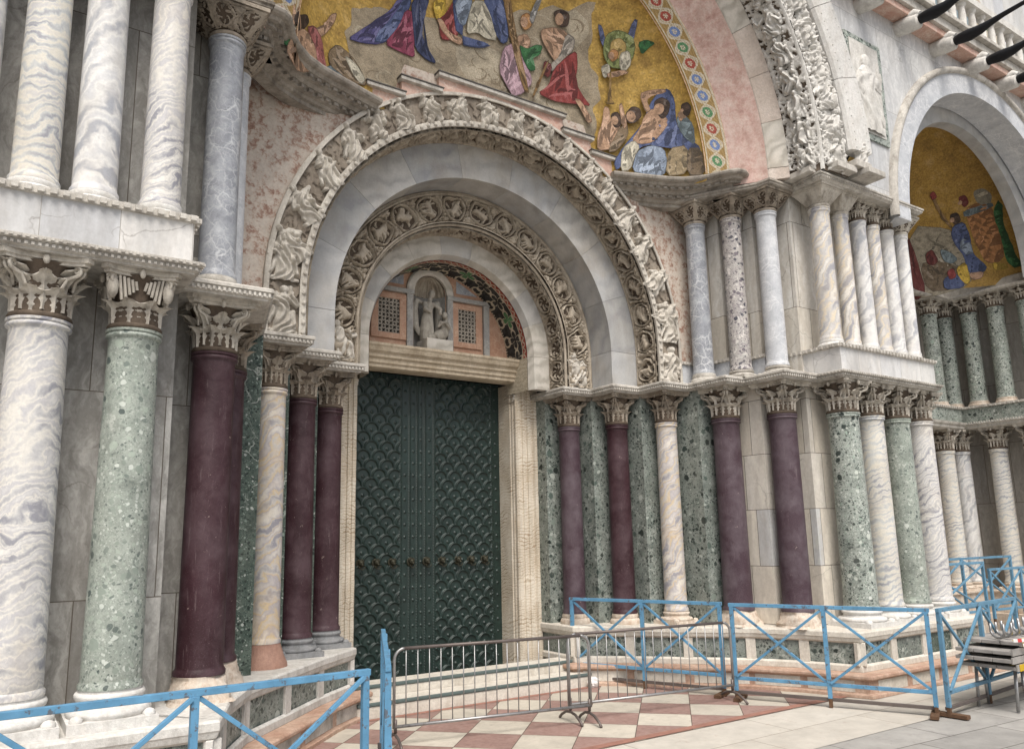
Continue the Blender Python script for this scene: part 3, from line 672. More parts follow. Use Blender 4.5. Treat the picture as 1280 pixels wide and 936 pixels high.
lower(1, 'one', 'lilac purple column first to the right of the door jamb', .19, 'porphyry_lilac', base='ring', basemat='rough_base', bh=.17, group=G1, a=.33, capmat='capital_dark', cap='broad')
lower(1, 'two', 'reddish purple column second to the right of the door jamb', .19, 'porphyry', base='ring', basemat='rough_base', bh=.17, group=G1, a=.33, capmat='capital_dark', cap='broad')
lower(1, 'pav', 'creamy honey streaked column between green wall panels right of the door', .183, 'pavonazzo_gold', base='attic', basemat='rough_base', bh=.22, group=G1, a=.33, capmat='capital_dark', cap='broad')
lower(1, 'four', 'lilac purple column at the edge of the green wall right of the honey column', .23, 'porphyry_lilac', base='rough', basemat='rough_base', group=G1, a=.35, cap='broad')
lower(1, 'big', 'lilac purple column next to the mottled green corner column of the right pier', .225, 'porphyry_lilac', base='rough', basemat='rough_base', group=G1, a=.37)
column('thick mottled pale green column with bird capital on the left pier', -5.43, 7.75, ZP, ZC, ZT, .228, 'verde_pale', 'eagle', group=G1, a=.33, bh=.30, entasis=.13)
column('thick white wavy veined column at the left edge, left of the pale green column', -6.19, 7.75, ZP, ZC, ZT, .245, 'pavonazzo', group=G1, a=.35, bh=.30, entasis=.13)
column('black flecked green column at the corner of the right pier', 5.43, 7.75, ZP, ZC, ZT, .25, 'verde', group=G1, a=.36, bh=.27, entasis=.1)
column('white column with fine level banding between two green columns of the right pier', 6.2, 7.75, ZP, ZC, ZT, .215, 'wavy_marble', group=G1, a=.33, bh=.27)
column('plain sage green column second from the right end of the right pier', 6.98, 7.75, ZP, ZC, ZT, .225, 'verde_pale', group=G1, a=.33, bh=.27)
column('white diagonally veined column at the outer end of the right pier', 7.72, 7.75, ZP, ZC, ZT, .22, 'pavonazzo', group=G1, a=.33, bh=.27)
# upper row
G2 = 'columns of the upper row'
up = lambda lab, x, y, r, m, z0=ZB, **k: column(lab, x, y, z0, ZU, ZV, r, m, group=G2, **k)
up('grey veined column standing over the foremost purple column on the left', -4.6, 8.33, .185, 'bardiglio', z0=ZA, cap='lace', base='ring', bh=.16, basemat='moulding', a=.33, capmat='capital_dark')
up('slim pale grey column tucked behind the grey veined column upper left', -4.34, 8.92, .15, 'bardiglio_pale', z0=ZA, cap='lace', base='ring', bh=.16, basemat='moulding', a=.30, capmat='capital_dark')
up('mottled grey column beside the rose wall, leftmost of three on the right splay', 4.0, 9.42, .175, 'bardiglio', z0=ZA, cap='lace', base='ring', bh=.17, basemat='moulding', a=.30, capmat='capital_dark')
up('black and white speckled column, middle of three on the upper right splay', 4.34, 8.88, .175, 'breccia_violet', z0=ZA, cap='lace', base='attic', bh=.17, basemat='moulding', a=.30, capmat='capital_dark')
up('pale blue grey column, rightmost of three on the upper right splay', 4.64, 8.36, .175, 'bardiglio_pale', z0=ZA, cap='lace', base='attic', bh=.18, basemat='moulding', a=.31, capmat='capital_dark')
BR = dict(base='ring', bh=.13, basemat='white_base')
up('thickest honey streaked upper column at the corner of the right pier', 5.30, 7.75, .168, 'upper_marble', cap='plainblock', a=.29, **BR)
for x, lab, m, cp in ((5.90, 'cream streaked upper column with fluted capital beside the thickest one', 'upper_marble', 'block'), (6.43, 'grey white upper column third from the corner of the right pier', 'white_marble', 'acanthus'), (6.86, 'grey white upper column fourth from the corner of the right pier', 'upper_marble', 'acanthus'), (7.31, 'white upper column next to the outermost column of the right pier', 'white_marble', 'acanthus'), (7.78, 'outermost upper column with carved block capital next to the gold lunette', 'white_marble', 'lace')):
    up(lab, x, 7.75, .134, m, cap=cp, a=.22 if cp != 'lace' else .25, **BR)
for x, lab, m, r in ((-5.28, 'bluish veined white upper column nearest the grey column on the left', 'pavonazzo', .175), (-5.85, 'smooth white upper column in the middle of the left pier', 'white_marble', .185), (-6.33, 'bluish banded white upper column second from the left edge', 'wavy_marble', .185), (-6.84, 'white upper column cut by the left edge', 'white_marble', .18)):
    up(lab, x, 7.75, r, m, cap='acanthus', a=.27, **BR)
# the next bay
G3 = 'columns of the next bay'
for x, y, lab in ((13.7, 10.45, 'dark green upper column farthest back beside the white pier column'), (14.45, 10.45, 'dark green upper column in the corner of the next bay'), (14.5, 9.85, 'mottled green upper column third in the next bay'), (14.5, 9.2, 'white blotched green upper column fourth in the next bay'), (14.5, 8.5, 'white blotched green upper column at the right edge')):
    column(lab, x, y, ZB, ZU-.05, 8.22, .19, 'verde', 'acanthus', group=G3, a=.26, capmat='capital', basemat='rough_base', **{k: v for k, v in BR.items() if k != 'basemat'})
for x, y, lab, m in ((13.75, 10.45, 'pale column farthest back under the green band of the next bay', 'wavy_marble'), (14.4, 10.4, 'grey beige column in the corner of the next bay', 'white_marble'), (14.5, 9.55, 'brown veined column third in the lower row of the next bay', 'wavy_marble'), (14.5, 8.75, 'beige column at the right edge in the lower row of the next bay', 'pavonazzo_gold')):
    column(lab, x, y, ZP, ZC, ZT, .20, m, 'acanthus', group=G3, a=.30, bh=.2, basemat='rough_base')

# ------------------------------------------------------------------ ground
def struct(o, kind='structure'): o['kind'] = kind; return o
s = NM('piazza paving'); v = s.coord(False)
br = s.N('TexBrick', {'offset': .4}, Vector=s.mapping(v, rot=(0, 0, .06)), Color1=(.0, .0, .0, 1), Color2=(1, 1, 1, 1), Mortar=(.5, .5, .5, 1), Scale=1.0, Mortar_Size=.008, Mortar_Smooth=.2, Brick_Width=1.5, Row_Height=.62)
sp = s.N('SeparateColor', None, Color=br.outputs['Color']).outputs[0]
c = s.ramp(sp, [(0., (.29, .28, .262)), (1., (.39, .375, .35))])
c = s.mix(.5, c, s.ramp(s.noise(v, 2.2, 7, .7), [(.3, .55), (.7, 1.2)]), 'MULTIPLY')
c = s.mix(s.ramp(s.noise(v, 9, 6, .75), [(.58, 0.), (.72, .5)]), c, (.12, .11, .10))
c = s.mix(br.outputs['Fac'], c, (.11, .10, .09)); s.bump(s.math('SUBTRACT', s.noise(v, 14, 5), br.outputs['Fac']), .3, .01)
MAT['piazza'] = s.out(c, .62)
s = NM('pale threshold slabs'); v = s.coord(False)
br = s.N('TexBrick', {'offset': .37}, Vector=v, Color1=(0, 0, 0, 1), Color2=(1, 1, 1, 1), Mortar=(.5, .5, .5, 1), Scale=1.0, Mortar_Size=.006, Mortar_Smooth=.2, Brick_Width=2.1, Row_Height=.74)
sp = s.N('SeparateColor', None, Color=br.outputs['Color']).outputs[0]
c = s.ramp(sp, [(0., (.47, .435, .38)), (1., (.58, .545, .485))])
c = s.mix(.45, c, s.ramp(s.noise(v, 3, 7, .7), [(.3, .6), (.7, 1.15)]), 'MULTIPLY')
c = s.mix(s.ramp(s.noise(v, 5, 6, .75), [(.58, 0.), (.74, .55)]), c, (.30, .20, .14))
c = s.mix(br.outputs['Fac'], c, (.22, .18, .14)); s.bump(s.noise(v, 16, 5), .25, .01)
MAT['pale_slabs'] = s.out(c, .6)
s = NM('red and white checker paving'); v = s.coord(False)
vm = s.N('VectorMath', {'operation': 'SUBTRACT'}, i0=v, i1=(1.73, 8.96, .5)).outputs[0]
rv = s.mapping(vm, rot=(0, 0, PI/4))
ck = s.N('TexChecker', None, Vector=rv, Color1=(1, 1, 1, 1), Color2=(0, 0, 0, 1), Scale=1/.685)
br = s.N('TexBrick', {'offset': 0.0}, Vector=rv, Color1=(0, 0, 0, 1), Color2=(1, 1, 1, 1), Mortar=(.5, .5, .5, 1), Scale=1.0, Mortar_Size=.006, Mortar_Smooth=.2, Brick_Width=.685, Row_Height=.685)
sp = s.N('SeparateColor', None, Color=br.outputs['Color']).outputs[0]
red = s.mix(s.ramp(s.noise(v, 14, 6, .7), [(.35, 0.), (.7, 1.)]), (.29, .175, .15), (.39, .27, .235))
wht = s.mix(s.ramp(s.noise(v, 10, 6, .7), [(.35, 0.), (.7, 1.)]), (.60, .55, .465), (.52, .475, .40))
c = s.mix(ck.outputs['Fac'], red, wht)
c = s.mix(.3, c, s.ramp(sp, [(0., .62), (1., 1.1)]), 'MULTIPLY')
c = s.mix(.5, c, s.ramp(s.noise(v, 3, 7, .7), [(.3, .5), (.7, 1.15)]), 'MULTIPLY')
c = s.mix(s.math('MULTIPLY', s.ramp(s.noise(v, 6, 7, .75), [(.55, 0.), (.68, 1.)]), .5), c, (.21, .17, .145))
c = s.mix(br.outputs['Fac'], c, (.10, .07, .055)); s.bump(s.math('SUBTRACT', s.noise(v, 20, 5), br.outputs['Fac']), .2, .006)
MAT['checker'] = s.out(c, .55)
def sheet(name, pts, z, mat):
    mb = MB(); mb.add([(x, y, z) for x, y in pts], [tuple(range(len(pts)))]); return struct(mb.build(name, mat))
sheet('ground', [(-300, -300), (300, -300), (300, 300), (-300, 300)], -.012, 'piazza')
sheet('pale_pavement', [(-9, 5.98), (4.2, 5.98), (13, 6.35), (13, 7.45), (-9, 7.45)], -.006, 'pale_slabs')
sheet('checkered_pavement', [(-4.9, 7.4), (4.9, 7.4), (4.5, 8.6), (2.6, 10.6), (1.9, 11.4), (-1.9, 11.4), (-2.6, 10.6), (-4.5, 8.6)], 0., 'checker')
def strip(name, a, b, w, z, mat):
    a = Vector(a); b = Vector(b); n = (b-a).normalized(); n = Vector((-n.y, n.x))*w/2
    return sheet(name, [tuple(a-n), tuple(b-n), tuple(b+n), tuple(a+n)], z, mat)
MAT['red_band'] = plain('red stone band', (.33, .17, .13), .6, 0., .5, 7.)
strip('red_paving_band', (-5.2, 7.47), (5.0, 7.47), .13, .004, 'red_band')
strip('red_border', (-2.1, 10.32), (2.1, 10.32), .10, .005, 'red_band')
# steps in front of the door
st = MB()
st.box(-2.05, 2.0, 10.40, 10.80, -.01, .155, 0); st.box(-2.05, 2.0, 10.435, 10.79, .157, .202, 0); st.box(-2.05, 2.0, 10.385, 10.433, .157, .205, 1)
st.box(-1.98, 1.93, 10.80, 11.20, -.01, .315, 0); st.box(-1.98, 1.93, 10.835, 11.20, .317, .362, 0); st.box(-1.98, 1.93, 10.785, 10.833, .317, .365, 1)
o = st.build('door_steps', ['white_paintstone', 'step_dark'], bevel=.012); struct(o)

# ------------------------------------------------------------------ the church facade: one building, its parts are children
F = empty('church_facade', (0, 9, 0)); F.location = (0, 0, 0)
tag(F, 'marble clad church front with carved round arches, mosaic lunettes and a bronze door', 'church')
NOTCH = lambda k, e=.28: (LOW[k][0]+e, LOW[k][1]+e)
n1, n2, n3, n4, n5 = [NOTCH(k) for k in ('one', 'two', 'pav', 'four', 'big')]
in_line = [(1.95, 11.9), (1.95, n1[1]), n1, (n1[0], n2[1]), n2, (n2[0], n3[1]), n3, (n3[0], n4[1]), n4]
out_line = [n4, (n4[0], n5[1]), n5, (n5[0]+.14, n5[1]), (n5[0]+.14, 8.12), (7.96, 8.12), (7.96, 12)]
for s in (-1, 1):
    mb = MB(); sweep(mb, in_line, [(0, .80), (0, ZT+.03)], s, caps=False)
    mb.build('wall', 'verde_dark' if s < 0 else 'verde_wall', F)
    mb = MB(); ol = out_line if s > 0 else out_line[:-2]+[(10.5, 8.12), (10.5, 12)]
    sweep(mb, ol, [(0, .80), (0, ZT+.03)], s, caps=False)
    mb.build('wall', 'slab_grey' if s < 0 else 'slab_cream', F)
    # upper splay wall
    ul = [(4.06, 9.78), (4.32, 9.78), (4.32, 9.16), (4.62, 9.16), (4.62, 8.64), (4.98, 8.64), (4.98, 8.12), (7.96 if s > 0 else 10.5, 8.12), (7.96 if s > 0 else 10.5, 12)]
    mb = MB(); sweep(mb, ul, [(0, ZA-.02), (0, 8.45)], s, caps=False); mb.build('wall', 'slab_upper' if s > 0 else 'slab_grey', F)
    # plinth with green panels
    PL = [(1.98, 11.8), (1.98, 10.78), (2.65, 10.18), (3.30, 9.50), (3.98, 8.80), (4.38, 8.10), (4.66, 7.34), (8.2 if s > 0 else 10.6, 7.34), (8.2 if s > 0 else 10.6, 12)]
    p = MB(); sweep(p, PL, [(-.06, -.02), (-.06, .81), (-.04, .83)], s, 1, False)
    back = [(1.98, 11.9), (2.6, 11.9), (5.4, 9.0), (8.2 if s > 0 else 10.6, 9.0)]
    P = MB(); sweep(P, PL, [(.0, .30), (.03, .32), (.03, .40), (-.005, .425)], s, 0, False)
    sweep(P, PL, [(-.01, .725), (.035, .75), (.05, .80), (.06, .815), (.06, .88), (.045, .90), (-1.9, .901)], s, 0, False)
    for a, b in zip(PL[:-1], PL[1:]):
        a = Vector(a); b = Vector(b); L = (b-a).length; d = (b-a)/L; n = Vector((d.y, -d.x)); k = max(1, round(L/.82))
        for i in range(k+1):
            c = a+d*(L*i/k); w = .075
            q = [c-d*w-n*.05, c+d*w-n*.05, c+d*w+n*.012, c-d*w+n*.012]
            P.prism([(s*e.x, e.y) for e in q], .41, .74, 0)
    pl = P.build('plinth', 'white_paintstone' if s > 0 else 'carved_pale', F, bevel=.006)
    for a, b in zip(PL[:-1], PL[1:]):
        a = Vector(a); b = Vector(b); L = (b-a).length; d = (b-a)/L; n = Vector((d.y, -d.x)); k = max(1, round(L/.82))
        for i in range(k):
            if a.y > 11.5 and i == 0 and L < .2: continue
            e0 = a+d*(L*i/k+.04); e1 = a+d*(L*(i+1)/k-.04); mb = MB()
            q = [e0-n*.05, e1-n*.05, e1-n*.022, e0-n*.022]; mb.prism([(s*e.x, e.y) for e in q], .38, .77)
            mb.build('green_panel', 'verde_dark' if (i+s) % 3 == 0 else 'verde_wall', pl)
    core = MB(); sweep(core, PL, [(-.052, -.02), (-.052, .80)], s, 0, False); core.build('plinth_core', 'verde', pl)
    # reddish bottom step
    B = MB(); off = [(.27, .0), (.27, .045), (.20, .055), (.20, .235), (.25, .25), (.27, .265), (.27, .30), (.255, .316), (-.1, .318)]
    PB = [(1.98, 10.95), (2.0, 10.72)]+PL[2:]
    sweep(B, PB, off, s, 0, False); bs = B.build('base_step', 'pink_step', F, bevel=.006)
    for a, b in zip(PB[1:-1], PB[2:]):
        a = Vector(a); b = Vector(b); L = (b-a).length; d = (b-a)/L; n = Vector((d.y, -d.x)); k = max(1, round(L/.85)); mb = MB(); mk = MB()
        for i in range(k):
            e0 = a+d*(L*i/k+.07); e1 = a+d*(L*(i+1)/k-.07); q = [e0+n*.15, e1+n*.15, e1+n*.204, e0+n*.204]
            mb.prism([(s*e.x, e.y) for e in q], .065, .225)
        mb.build('pale_panel', 'white_paintstone' if s > 0 else 'moulding', bs)
    # entablature over the lower columns: a slab that steps forward over every capital
    c = .40
    ENT = [(1.55, 11.9)]; keys = ['one', 'two', 'pav', 'four', 'big']
    ENT = [(1.52, 11.85)]
    for i, k in enumerate(keys):
        d, y = LOW[k]; ci = .34 if i < 3 else .40
        x0 = d-ci
        ENT += [(x0, ENT[-1][1]), (x0, y-ci)] if i else [(x0-.0, 11.85), (x0, y-ci)]
        if i < 4: ENT += [(LOW[keys[i+1]][0]-(.34 if i+1 < 3 else .40), y-ci)]
    ENT = [q for i, q in enumerate(ENT) if i == 0 or (Vector(q)-Vector(ENT[i-1])).length > .01]
    if s < 0: ENT = [q for q in ENT if q[0] < 3.5 or q[1] > 9.3]; ENT = ENT[:-1]+[(3.80, ENT[-1][1]), (4.18, 7.91)] if ENT[-1][0] < 3.79 else ENT+[(4.18, 7.91)]
    ENT += [(5.0, 7.91)]
    # remove doubled collinear stops
    prof = [(-.10, ZT), (.02, ZT), (.02, ZT+.018), (.05, ZT+.03), (.05, ZT+.075), (.075, ZT+.085), (.075, ZA-.015), (.06, ZA), (-1.2, ZA+.002)]
    mb = MB(); sweep(mb, ENT, prof, s, 0, False); sweep(mb, ENT, [(-.1, ZT), (-1.2, ZT)], s, 0, False)
    dentils(mb, ENT, ZT+.034, ZT+.07, .05, .02, .05, s)
    mb.build('cornice', 'moulding', F)
    # attic block over the pier
    AT = [(5.02, 8.7), (5.02, 7.42), (7.84 if s > 0 else 10.5, 7.42), (7.84 if s > 0 else 10.5, 9)]
    mb = MB(); sweep(mb, AT, [(-.0, ZA), (.0, ZB-.06)], s, 0, False); sweep(mb, AT, [(0, ZA), (-2, ZA)], s, 0, False); mb.build('attic_block', 'attic', F)
    mb = MB()
    sweep(mb, AT, [(-.9, ZT+.002), (.02, ZT+.002), (.02, ZT+.02), (.05, ZT+.03), (.05, ZT+.065), (.09, ZT+.075), (.09, ZA-.02), (.07, ZA-.012), (-.01, ZA-.01)], s, 0, False)
    dentils(mb, AT, ZT+.032, ZT+.06, .05, .02, .05, s); dentils(mb, AT, ZT+.082, ZT+.105, .09, .015, .06, s)
    sweep(mb, AT, [(-.01, ZB-.075), (.03, ZB-.07), (.03, ZB-.005), (-.9, ZB)], s, 0, False); dentils(mb, AT, ZB-.062, ZB-.015, .03, .035, .095, s, fill=.55)
    mb.build('cornice', 'moulding', F)
    # dado strip and string behind the upper splay columns
    dd = [(3.72, 9.72), (4.06, 9.72), (4.30, 9.72), (4.30, 9.10), (4.60, 9.10), (4.60, 8.58), (5.02, 8.58)]
    mb = MB(); sweep(mb, dd, [(0.03, ZA), (.03, ZB-.075)], s, 0, False); mb.build('dado', 'bardiglio_pale' if s > 0 else 'bardiglio', F)
    mb = MB(); sweep(mb, dd, [(.03, ZB-.075), (.055, ZB-.07), (.055, ZB-.01), (.0, ZB)], s, 0, False); dentils(mb, dd, ZB-.062, ZB-.02, .055, .025, .08, s); mb.build('string_course', 'moulding', F)
    # cornice over the upper splay columns
    uc = [(2.9, 9.80), (3.5, 9.55), (4.30, 8.22), (4.34, 8.0), (5.0, 8.0)]
    if s < 0: uc = [(4.24, 9.4), (4.24, 8.0), (5.0, 8.0)]
    mb = MB(); sweep(mb, uc, [(-.8, ZV), (.0, ZV), (.03, ZV+.015), (.03, ZV+.045), (.05, ZV+.055), (.05, ZV+.09), (-.9, ZV+.14)], s, 0, False); mb.build('cornice', 'cornice_dark' if s < 0 else 'cornice_mid', F)
    # ogee cornice carrying the mosaic
    og = [(4.50, 8.66), (4.36, 8.54), (4.22, 8.48), (4.08, 8.50), (3.97, 8.60), (3.90, 8.74), (3.82, 8.90), (3.70, 9.06), (3.52, 9.22), (3.30, 9.34), (3.05, 9.43), (2.78, 9.52), (2.52, 9.61), (2.28, 9.69)]
    og = [(x-.10, y-.17) for x, y in og[::-1]]
    prof = [(-.62, 8.20), (-.44, 8.20), (-.44, 8.255), (-.39, 8.265), (-.37, 8.30), (-.31, 8.31), (-.31, 8.355), (-.25, 8.36), (-.22, 8.405), (-.16, 8.41), (-.16, 8.45), (-.09, 8.455), (-.06, 8.495), (-.01, 8.50), (.02, 8.52), (.03, 8.55), (.02, 8.58), (-.03, 8.59), (-.06, 8.60), (-.9, 8.60)]
    mb = MB(); sweep(mb, og, prof, s, 0, True)
    dentils(mb, og, 8.312, 8.352, -.312, .05, .12, s); dentils(mb, og, 8.412, 8.45, -.162, .05, .11, s)
    mb.build('cornice', 'cornice_mid', F, False)
    # cornice over the pier's upper columns
    pc = [(5.02, 8.6), (4.92, 7.42), (7.95 if s > 0 else 10.5, 7.42), (7.95 if s > 0 else 10.5, 9)]
    mb = MB(); sweep(mb, pc, [(-.9, ZV), (.0, ZV), (.02, ZV+.02), (.04, ZV+.03), (.04, ZV+.065), (.07, ZV+.08), (.07, ZV+.11), (-.9, ZV+.152)], s, 0, False); dentils(mb, pc, ZV+.032, ZV+.06, .04, .02, .05, s)
    mb.build('cornice', 'moulding', F)

# carved strip between the grey columns on the left
zz = np.linspace(5.1, 8.2, 280); tt = np.linspace(0, .13, 14); ZZ, TT = np.meshgrid(zz, tt, indexing='ij'); HH = vine(ZZ, TT, .13, 77, False)*.04
mb = MB(); mb.grid(np.stack([-4.45+TT, 8.72-HH, ZZ], -1)); mb.build('carved_strip', 'carved_brown', F, True, fix=False)
# ---------------- concentric arches of the portal
ZSP, ZCE = ZA, 5.57
# mottled red spandrel wall behind the outer arch
mb = MB(); A = np.linspace(0, PI, 61)
def sq_out(a, w, zt):      # outer limit: rectangle
    x = -math.cos(a); z = math.sin(a); k = min(w/abs(x) if abs(x) > 1e-6 else 1e9, (zt-ZCE)/z if z > 1e-6 else 1e9); return x*k, ZCE+z*k
for s0, mt in ((0, 'pink_spandrel'),):
    P = [[(-3.6*math.cos(a), 9.73, ZCE+3.6*math.sin(a)) for a in A], [(sq_out(a, 4.32, 9.4)[0], 9.73, sq_out(a, 4.32, 9.4)[1]) for a in A]]
    mb.grid(np.array(P))
    for sg in (-1, 1): mb.add([(sg*3.6, 9.73, ZSP), (sg*4.32, 9.73, ZSP), (sg*4.32, 9.73, ZCE), (sg*3.6, 9.73, ZCE)], [(0, 1, 2, 3)])
mb.build('spandrel_wall', 'pink_spandrel', F)
# outer carved arch: front band with figures, brown carved soffit
mb = MB()
arch_sweep(mb, [(3.72, 9.76), (3.72, 9.66), (3.69, 9.64), (3.655, 9.64), (3.65, 9.66)], ZCE, ZSP, na=96)
arch_relief(mb, 'face', 3.24, 9.715, .415, ZCE, ZSP, .014, lambda S, T: fbm(S*9, T*9, 3), .02, m=1)
arch_relief(mb, 'face', 3.25, 9.712, .395, ZCE, ZSP, .028, lambda S, T: sstep(.42, .6, leafy(S, T, 3, 7.)), thr=.3, m=1)
arch_sweep(mb, [(3.25, 9.67), (3.25, 9.645), (3.21, 9.635), (3.16, 9.65), (3.16, 9.69)], ZCE, ZSP, na=96)
L = arch_path(1, ZCE, ZSP, 150, 9)      # little dog-tooth row along the inner edge
for i, (ux, uz, dz) in enumerate(L):
    if i % 2: mb.ball((ux*3.2, 9.632, ZCE+uz*3.2+dz), (.032, .022, .032), 6)
outer = mb.build('carved_arch', ['carved', 'darkened'], F, True, angle=50); outer['label'] = 'outer carved arch with figures on its face'
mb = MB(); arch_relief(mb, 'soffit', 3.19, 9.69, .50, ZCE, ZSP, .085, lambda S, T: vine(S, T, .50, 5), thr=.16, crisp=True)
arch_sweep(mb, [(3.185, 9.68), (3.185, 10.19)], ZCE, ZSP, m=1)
mb.build('soffit', ['carved_brown', 'shaded_ground'], outer, True, fix=False)
def planar(cx, cz, phi, y0):
    c_, s_ = math.cos(phi), math.sin(phi)
    return lambda a, b, H: np.stack([cx+a*c_-b*s_, y0-H, cz+a*s_+b*c_], -1)
k = 0
figs = [(-1, .08), (-1, .70), (-1, 1.36)]
pos = []
for sg in (-1, 1):
    for zb in (5.0, 5.70): pos.append((sg*3.45, zb, 0., .44, .64, 0))
    for th in (79, 69, 58.5, 48.5, 39.5, 31, 22.5, 13.5, 4.5):   # degrees from the vertical
        t = math.radians(th); lean = -sg*t*(.55 if th > 30 else .9); h = .57 if th > 45 else .50
        cx = sg*3.45*math.sin(t); cz = ZCE+3.45*math.cos(t)
        pos.append((cx+math.sin(lean)*h*.5, cz-math.cos(lean)*h*.48, lean, .46 if th > 45 else .54, h, 0 if th > 45 else (1, 2)[int(th*2) % 2]))
for i, (cx, cz, ph, w, h, kd) in enumerate(pos):
    patch('relief_figure', outer, 'carved', fig_h, w+.04, h, .12, 40+i, kd, planar(cx, cz, ph, 9.71))
# plain grey arch
mb = MB(); arch_blocks(mb, [(3.17, 10.20), (2.55, 10.20), (2.55, 10.775), (3.17, 10.775)], ZCE, ZSP, 9, nm=3)
mb.build('grey_arch', ['grey_arch', 'grey_arch_dark', 'grey_arch_warm'], F, bevel=.006)
# inner carved arch
mb = MB(); arch_relief(mb, 'face', 1.99, 10.785, .50, ZCE, ZSP, .085, lambda S, T: vine(S, T, .50, 9), res=.009, thr=.16, crisp=True)
arch_sweep(mb, [(1.98, 10.78), (2.56, 10.78)], ZCE, ZSP, m=1)
arch_sweep(mb, [(2.49, 10.782), (2.495, 10.74), (2.53, 10.735), (2.548, 10.75), (2.549, 10.779)], ZCE, ZSP, na=80)
arch_sweep(mb, [(1.99, 10.79), (2.0, 10.765), (1.975, 10.755), (1.955, 10.765), (1.95, 10.79)], ZCE, ZSP, na=80)
inner = mb.build('carved_arch', ['carved_brown', 'shaded_ground'], F, True, fix=False); inner['label'] = 'inner carved arch of vine scrolls above the door'
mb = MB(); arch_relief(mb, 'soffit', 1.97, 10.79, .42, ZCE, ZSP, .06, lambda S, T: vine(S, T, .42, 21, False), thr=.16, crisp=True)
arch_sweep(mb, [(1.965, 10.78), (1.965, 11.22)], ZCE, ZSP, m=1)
mb.build('soffit', ['carved_brown', 'shaded_ground'], inner, True, fix=False)
for sg in (-1, 1): patch('relief_figure', inner, 'carved', fig_h, .46, .62, .08, 7+sg, 2, planar(sg*2.22, 5.0, 0, 10.77))
# plain ring and star mosaic soffit
mb = MB(); arch_blocks(mb, [(1.985, 11.20), (1.68, 11.20), (1.60, 11.21), (1.54, 11.34), (1.985, 11.34)], ZCE, ZSP, 9, nm=2); mb.build('plain_arch', ['plain_ring', 'grey_arch_warm'], F, bevel=.005)
def star_index(S, T, Wd):
    Pd = Wd*.62; k = np.floor(S/Pd); a = (S/Pd-k-.5); b = (T-Wd*.46)/Pd
    m = np.full(S.shape, 1.)                                # black field
    rad = np.hypot(a, b); th = np.arctan2(b, a); pet = np.abs(np.cos(2*th))**.7*.47
    m = np.where(np.abs(rad-pet) < .05, 0, m)
    m = np.where((rad < pet-.06) & ((k % 3) == 1), 2, m)
    b2 = b-np.sign(b)*.62; r2 = np.hypot(a, b2); m = np.where(np.abs(r2-.24) < .05, 0, m)
    e = Wd-T; m = np.where(e > Wd*.985, 0, m); u = T/Wd
    m = np.where(u < .17, 4, m); wv = .085+.045*np.sin(S*52); m = np.where((u < .15) & (u > .02) & (np.abs(u-wv) < .03), 0, m)
    m = np.where(np.abs(u-.18) < .015, 0, m); m = np.where((u > .93) & (np.floor(S*38) % 2 == 0), 0, m)
    return m
mb = MB(); stl = ZCE-ZSP-.78; tot = PI*1.535; S = np.linspace(0, tot, 420); T = np.linspace(0, .62, 54); S, T = np.meshgrid(S, T, indexing='ij'); a_ = S/1.535
P = np.stack([-np.cos(a_)*(1.535-T*.03), 11.34+T, ZCE+np.sin(a_)*(1.535-T*.03)], -1); mb.grid(P, star_index(S, T, .62))
for sg in (-1, 1): mb.add([(sg*1.535, 11.34, ZSP), (sg*1.505, 11.96, ZSP), (sg*1.505, 11.96, ZCE), (sg*1.535, 11.34, ZCE)], [(0, 1, 2, 3)], 0)
mb.build('star_mosaic', ['b_white', 'b_black', 'b_green', 'b_blue', 'b_red'], F, fix=False)

# ---------------- tympanum, lintel, jambs, door
mb = MB(); A = np.linspace(0, PI, 49); pts = [(-1.55*math.cos(a), ZCE+1.55*math.sin(a)) for a in A]; pts = [(-1.55, 5.5)]+pts+[(1.55, 5.5)]
# wall with openings: build as strips around the two windows and the niche
def ring_x(z): return 1.55 if z < ZCE else math.sqrt(max(0, 1.55**2-(z-ZCE)**2))
def wall_cells(mb, x0, x1, z0, z1, y, m=0, n=14):
    for i in range(n):
        a = x0+(x1-x0)*i/n; b = x0+(x1-x0)*(i+1)/n; za = min(z1, ZCE+math.sqrt(max(0, 1.55**2-a*a))); zb = min(z1, ZCE+math.sqrt(max(0, 1.55**2-b*b)))
        mb.add([(a, y, z0), (b, y, z0), (b, y, max(z0, zb)), (a, y, max(z0, za))], [(0, 1, 2, 3)], m)
NX0, NX1 = -.44, .20
win = [(-1.12, -.72, 5.86, 6.47), (.45, .82, 5.86, 6.47)]
for x0, x1 in ((-1.55, -1.12), (-.72, NX0), (NX1, .45), (.82, 1.55)): wall_cells(mb, x0, x1, 5.5, 7.2, 11.96)
for x0, x1, z0, z1 in win: wall_cells(mb, x0, x1, 5.5, z0, 11.96); wall_cells(mb, x0, x1, z1, 7.2, 11.96)
for i in range(20):     # above the niche arch
    a = NX0+(NX1-NX0)*i/20; b = NX0+(NX1-NX0)*(i+1)/20; cx = (NX0+NX1)/2; R = (NX1-NX0)/2
    za = 6.68+math.sqrt(max(0, R*R-(a-cx)**2)); zb = 6.68+math.sqrt(max(0, R*R-(b-cx)**2))
    mb.add([(a, 11.96, za), (b, 11.96, zb), (b, 11.96, ZCE+math.sqrt(1.55**2-b*b)), (a, 11.96, ZCE+math.sqrt(1.55**2-a*a))], [(0, 1, 2, 3)])
ty = mb.build('tympanum', 'tymp_pink', F)
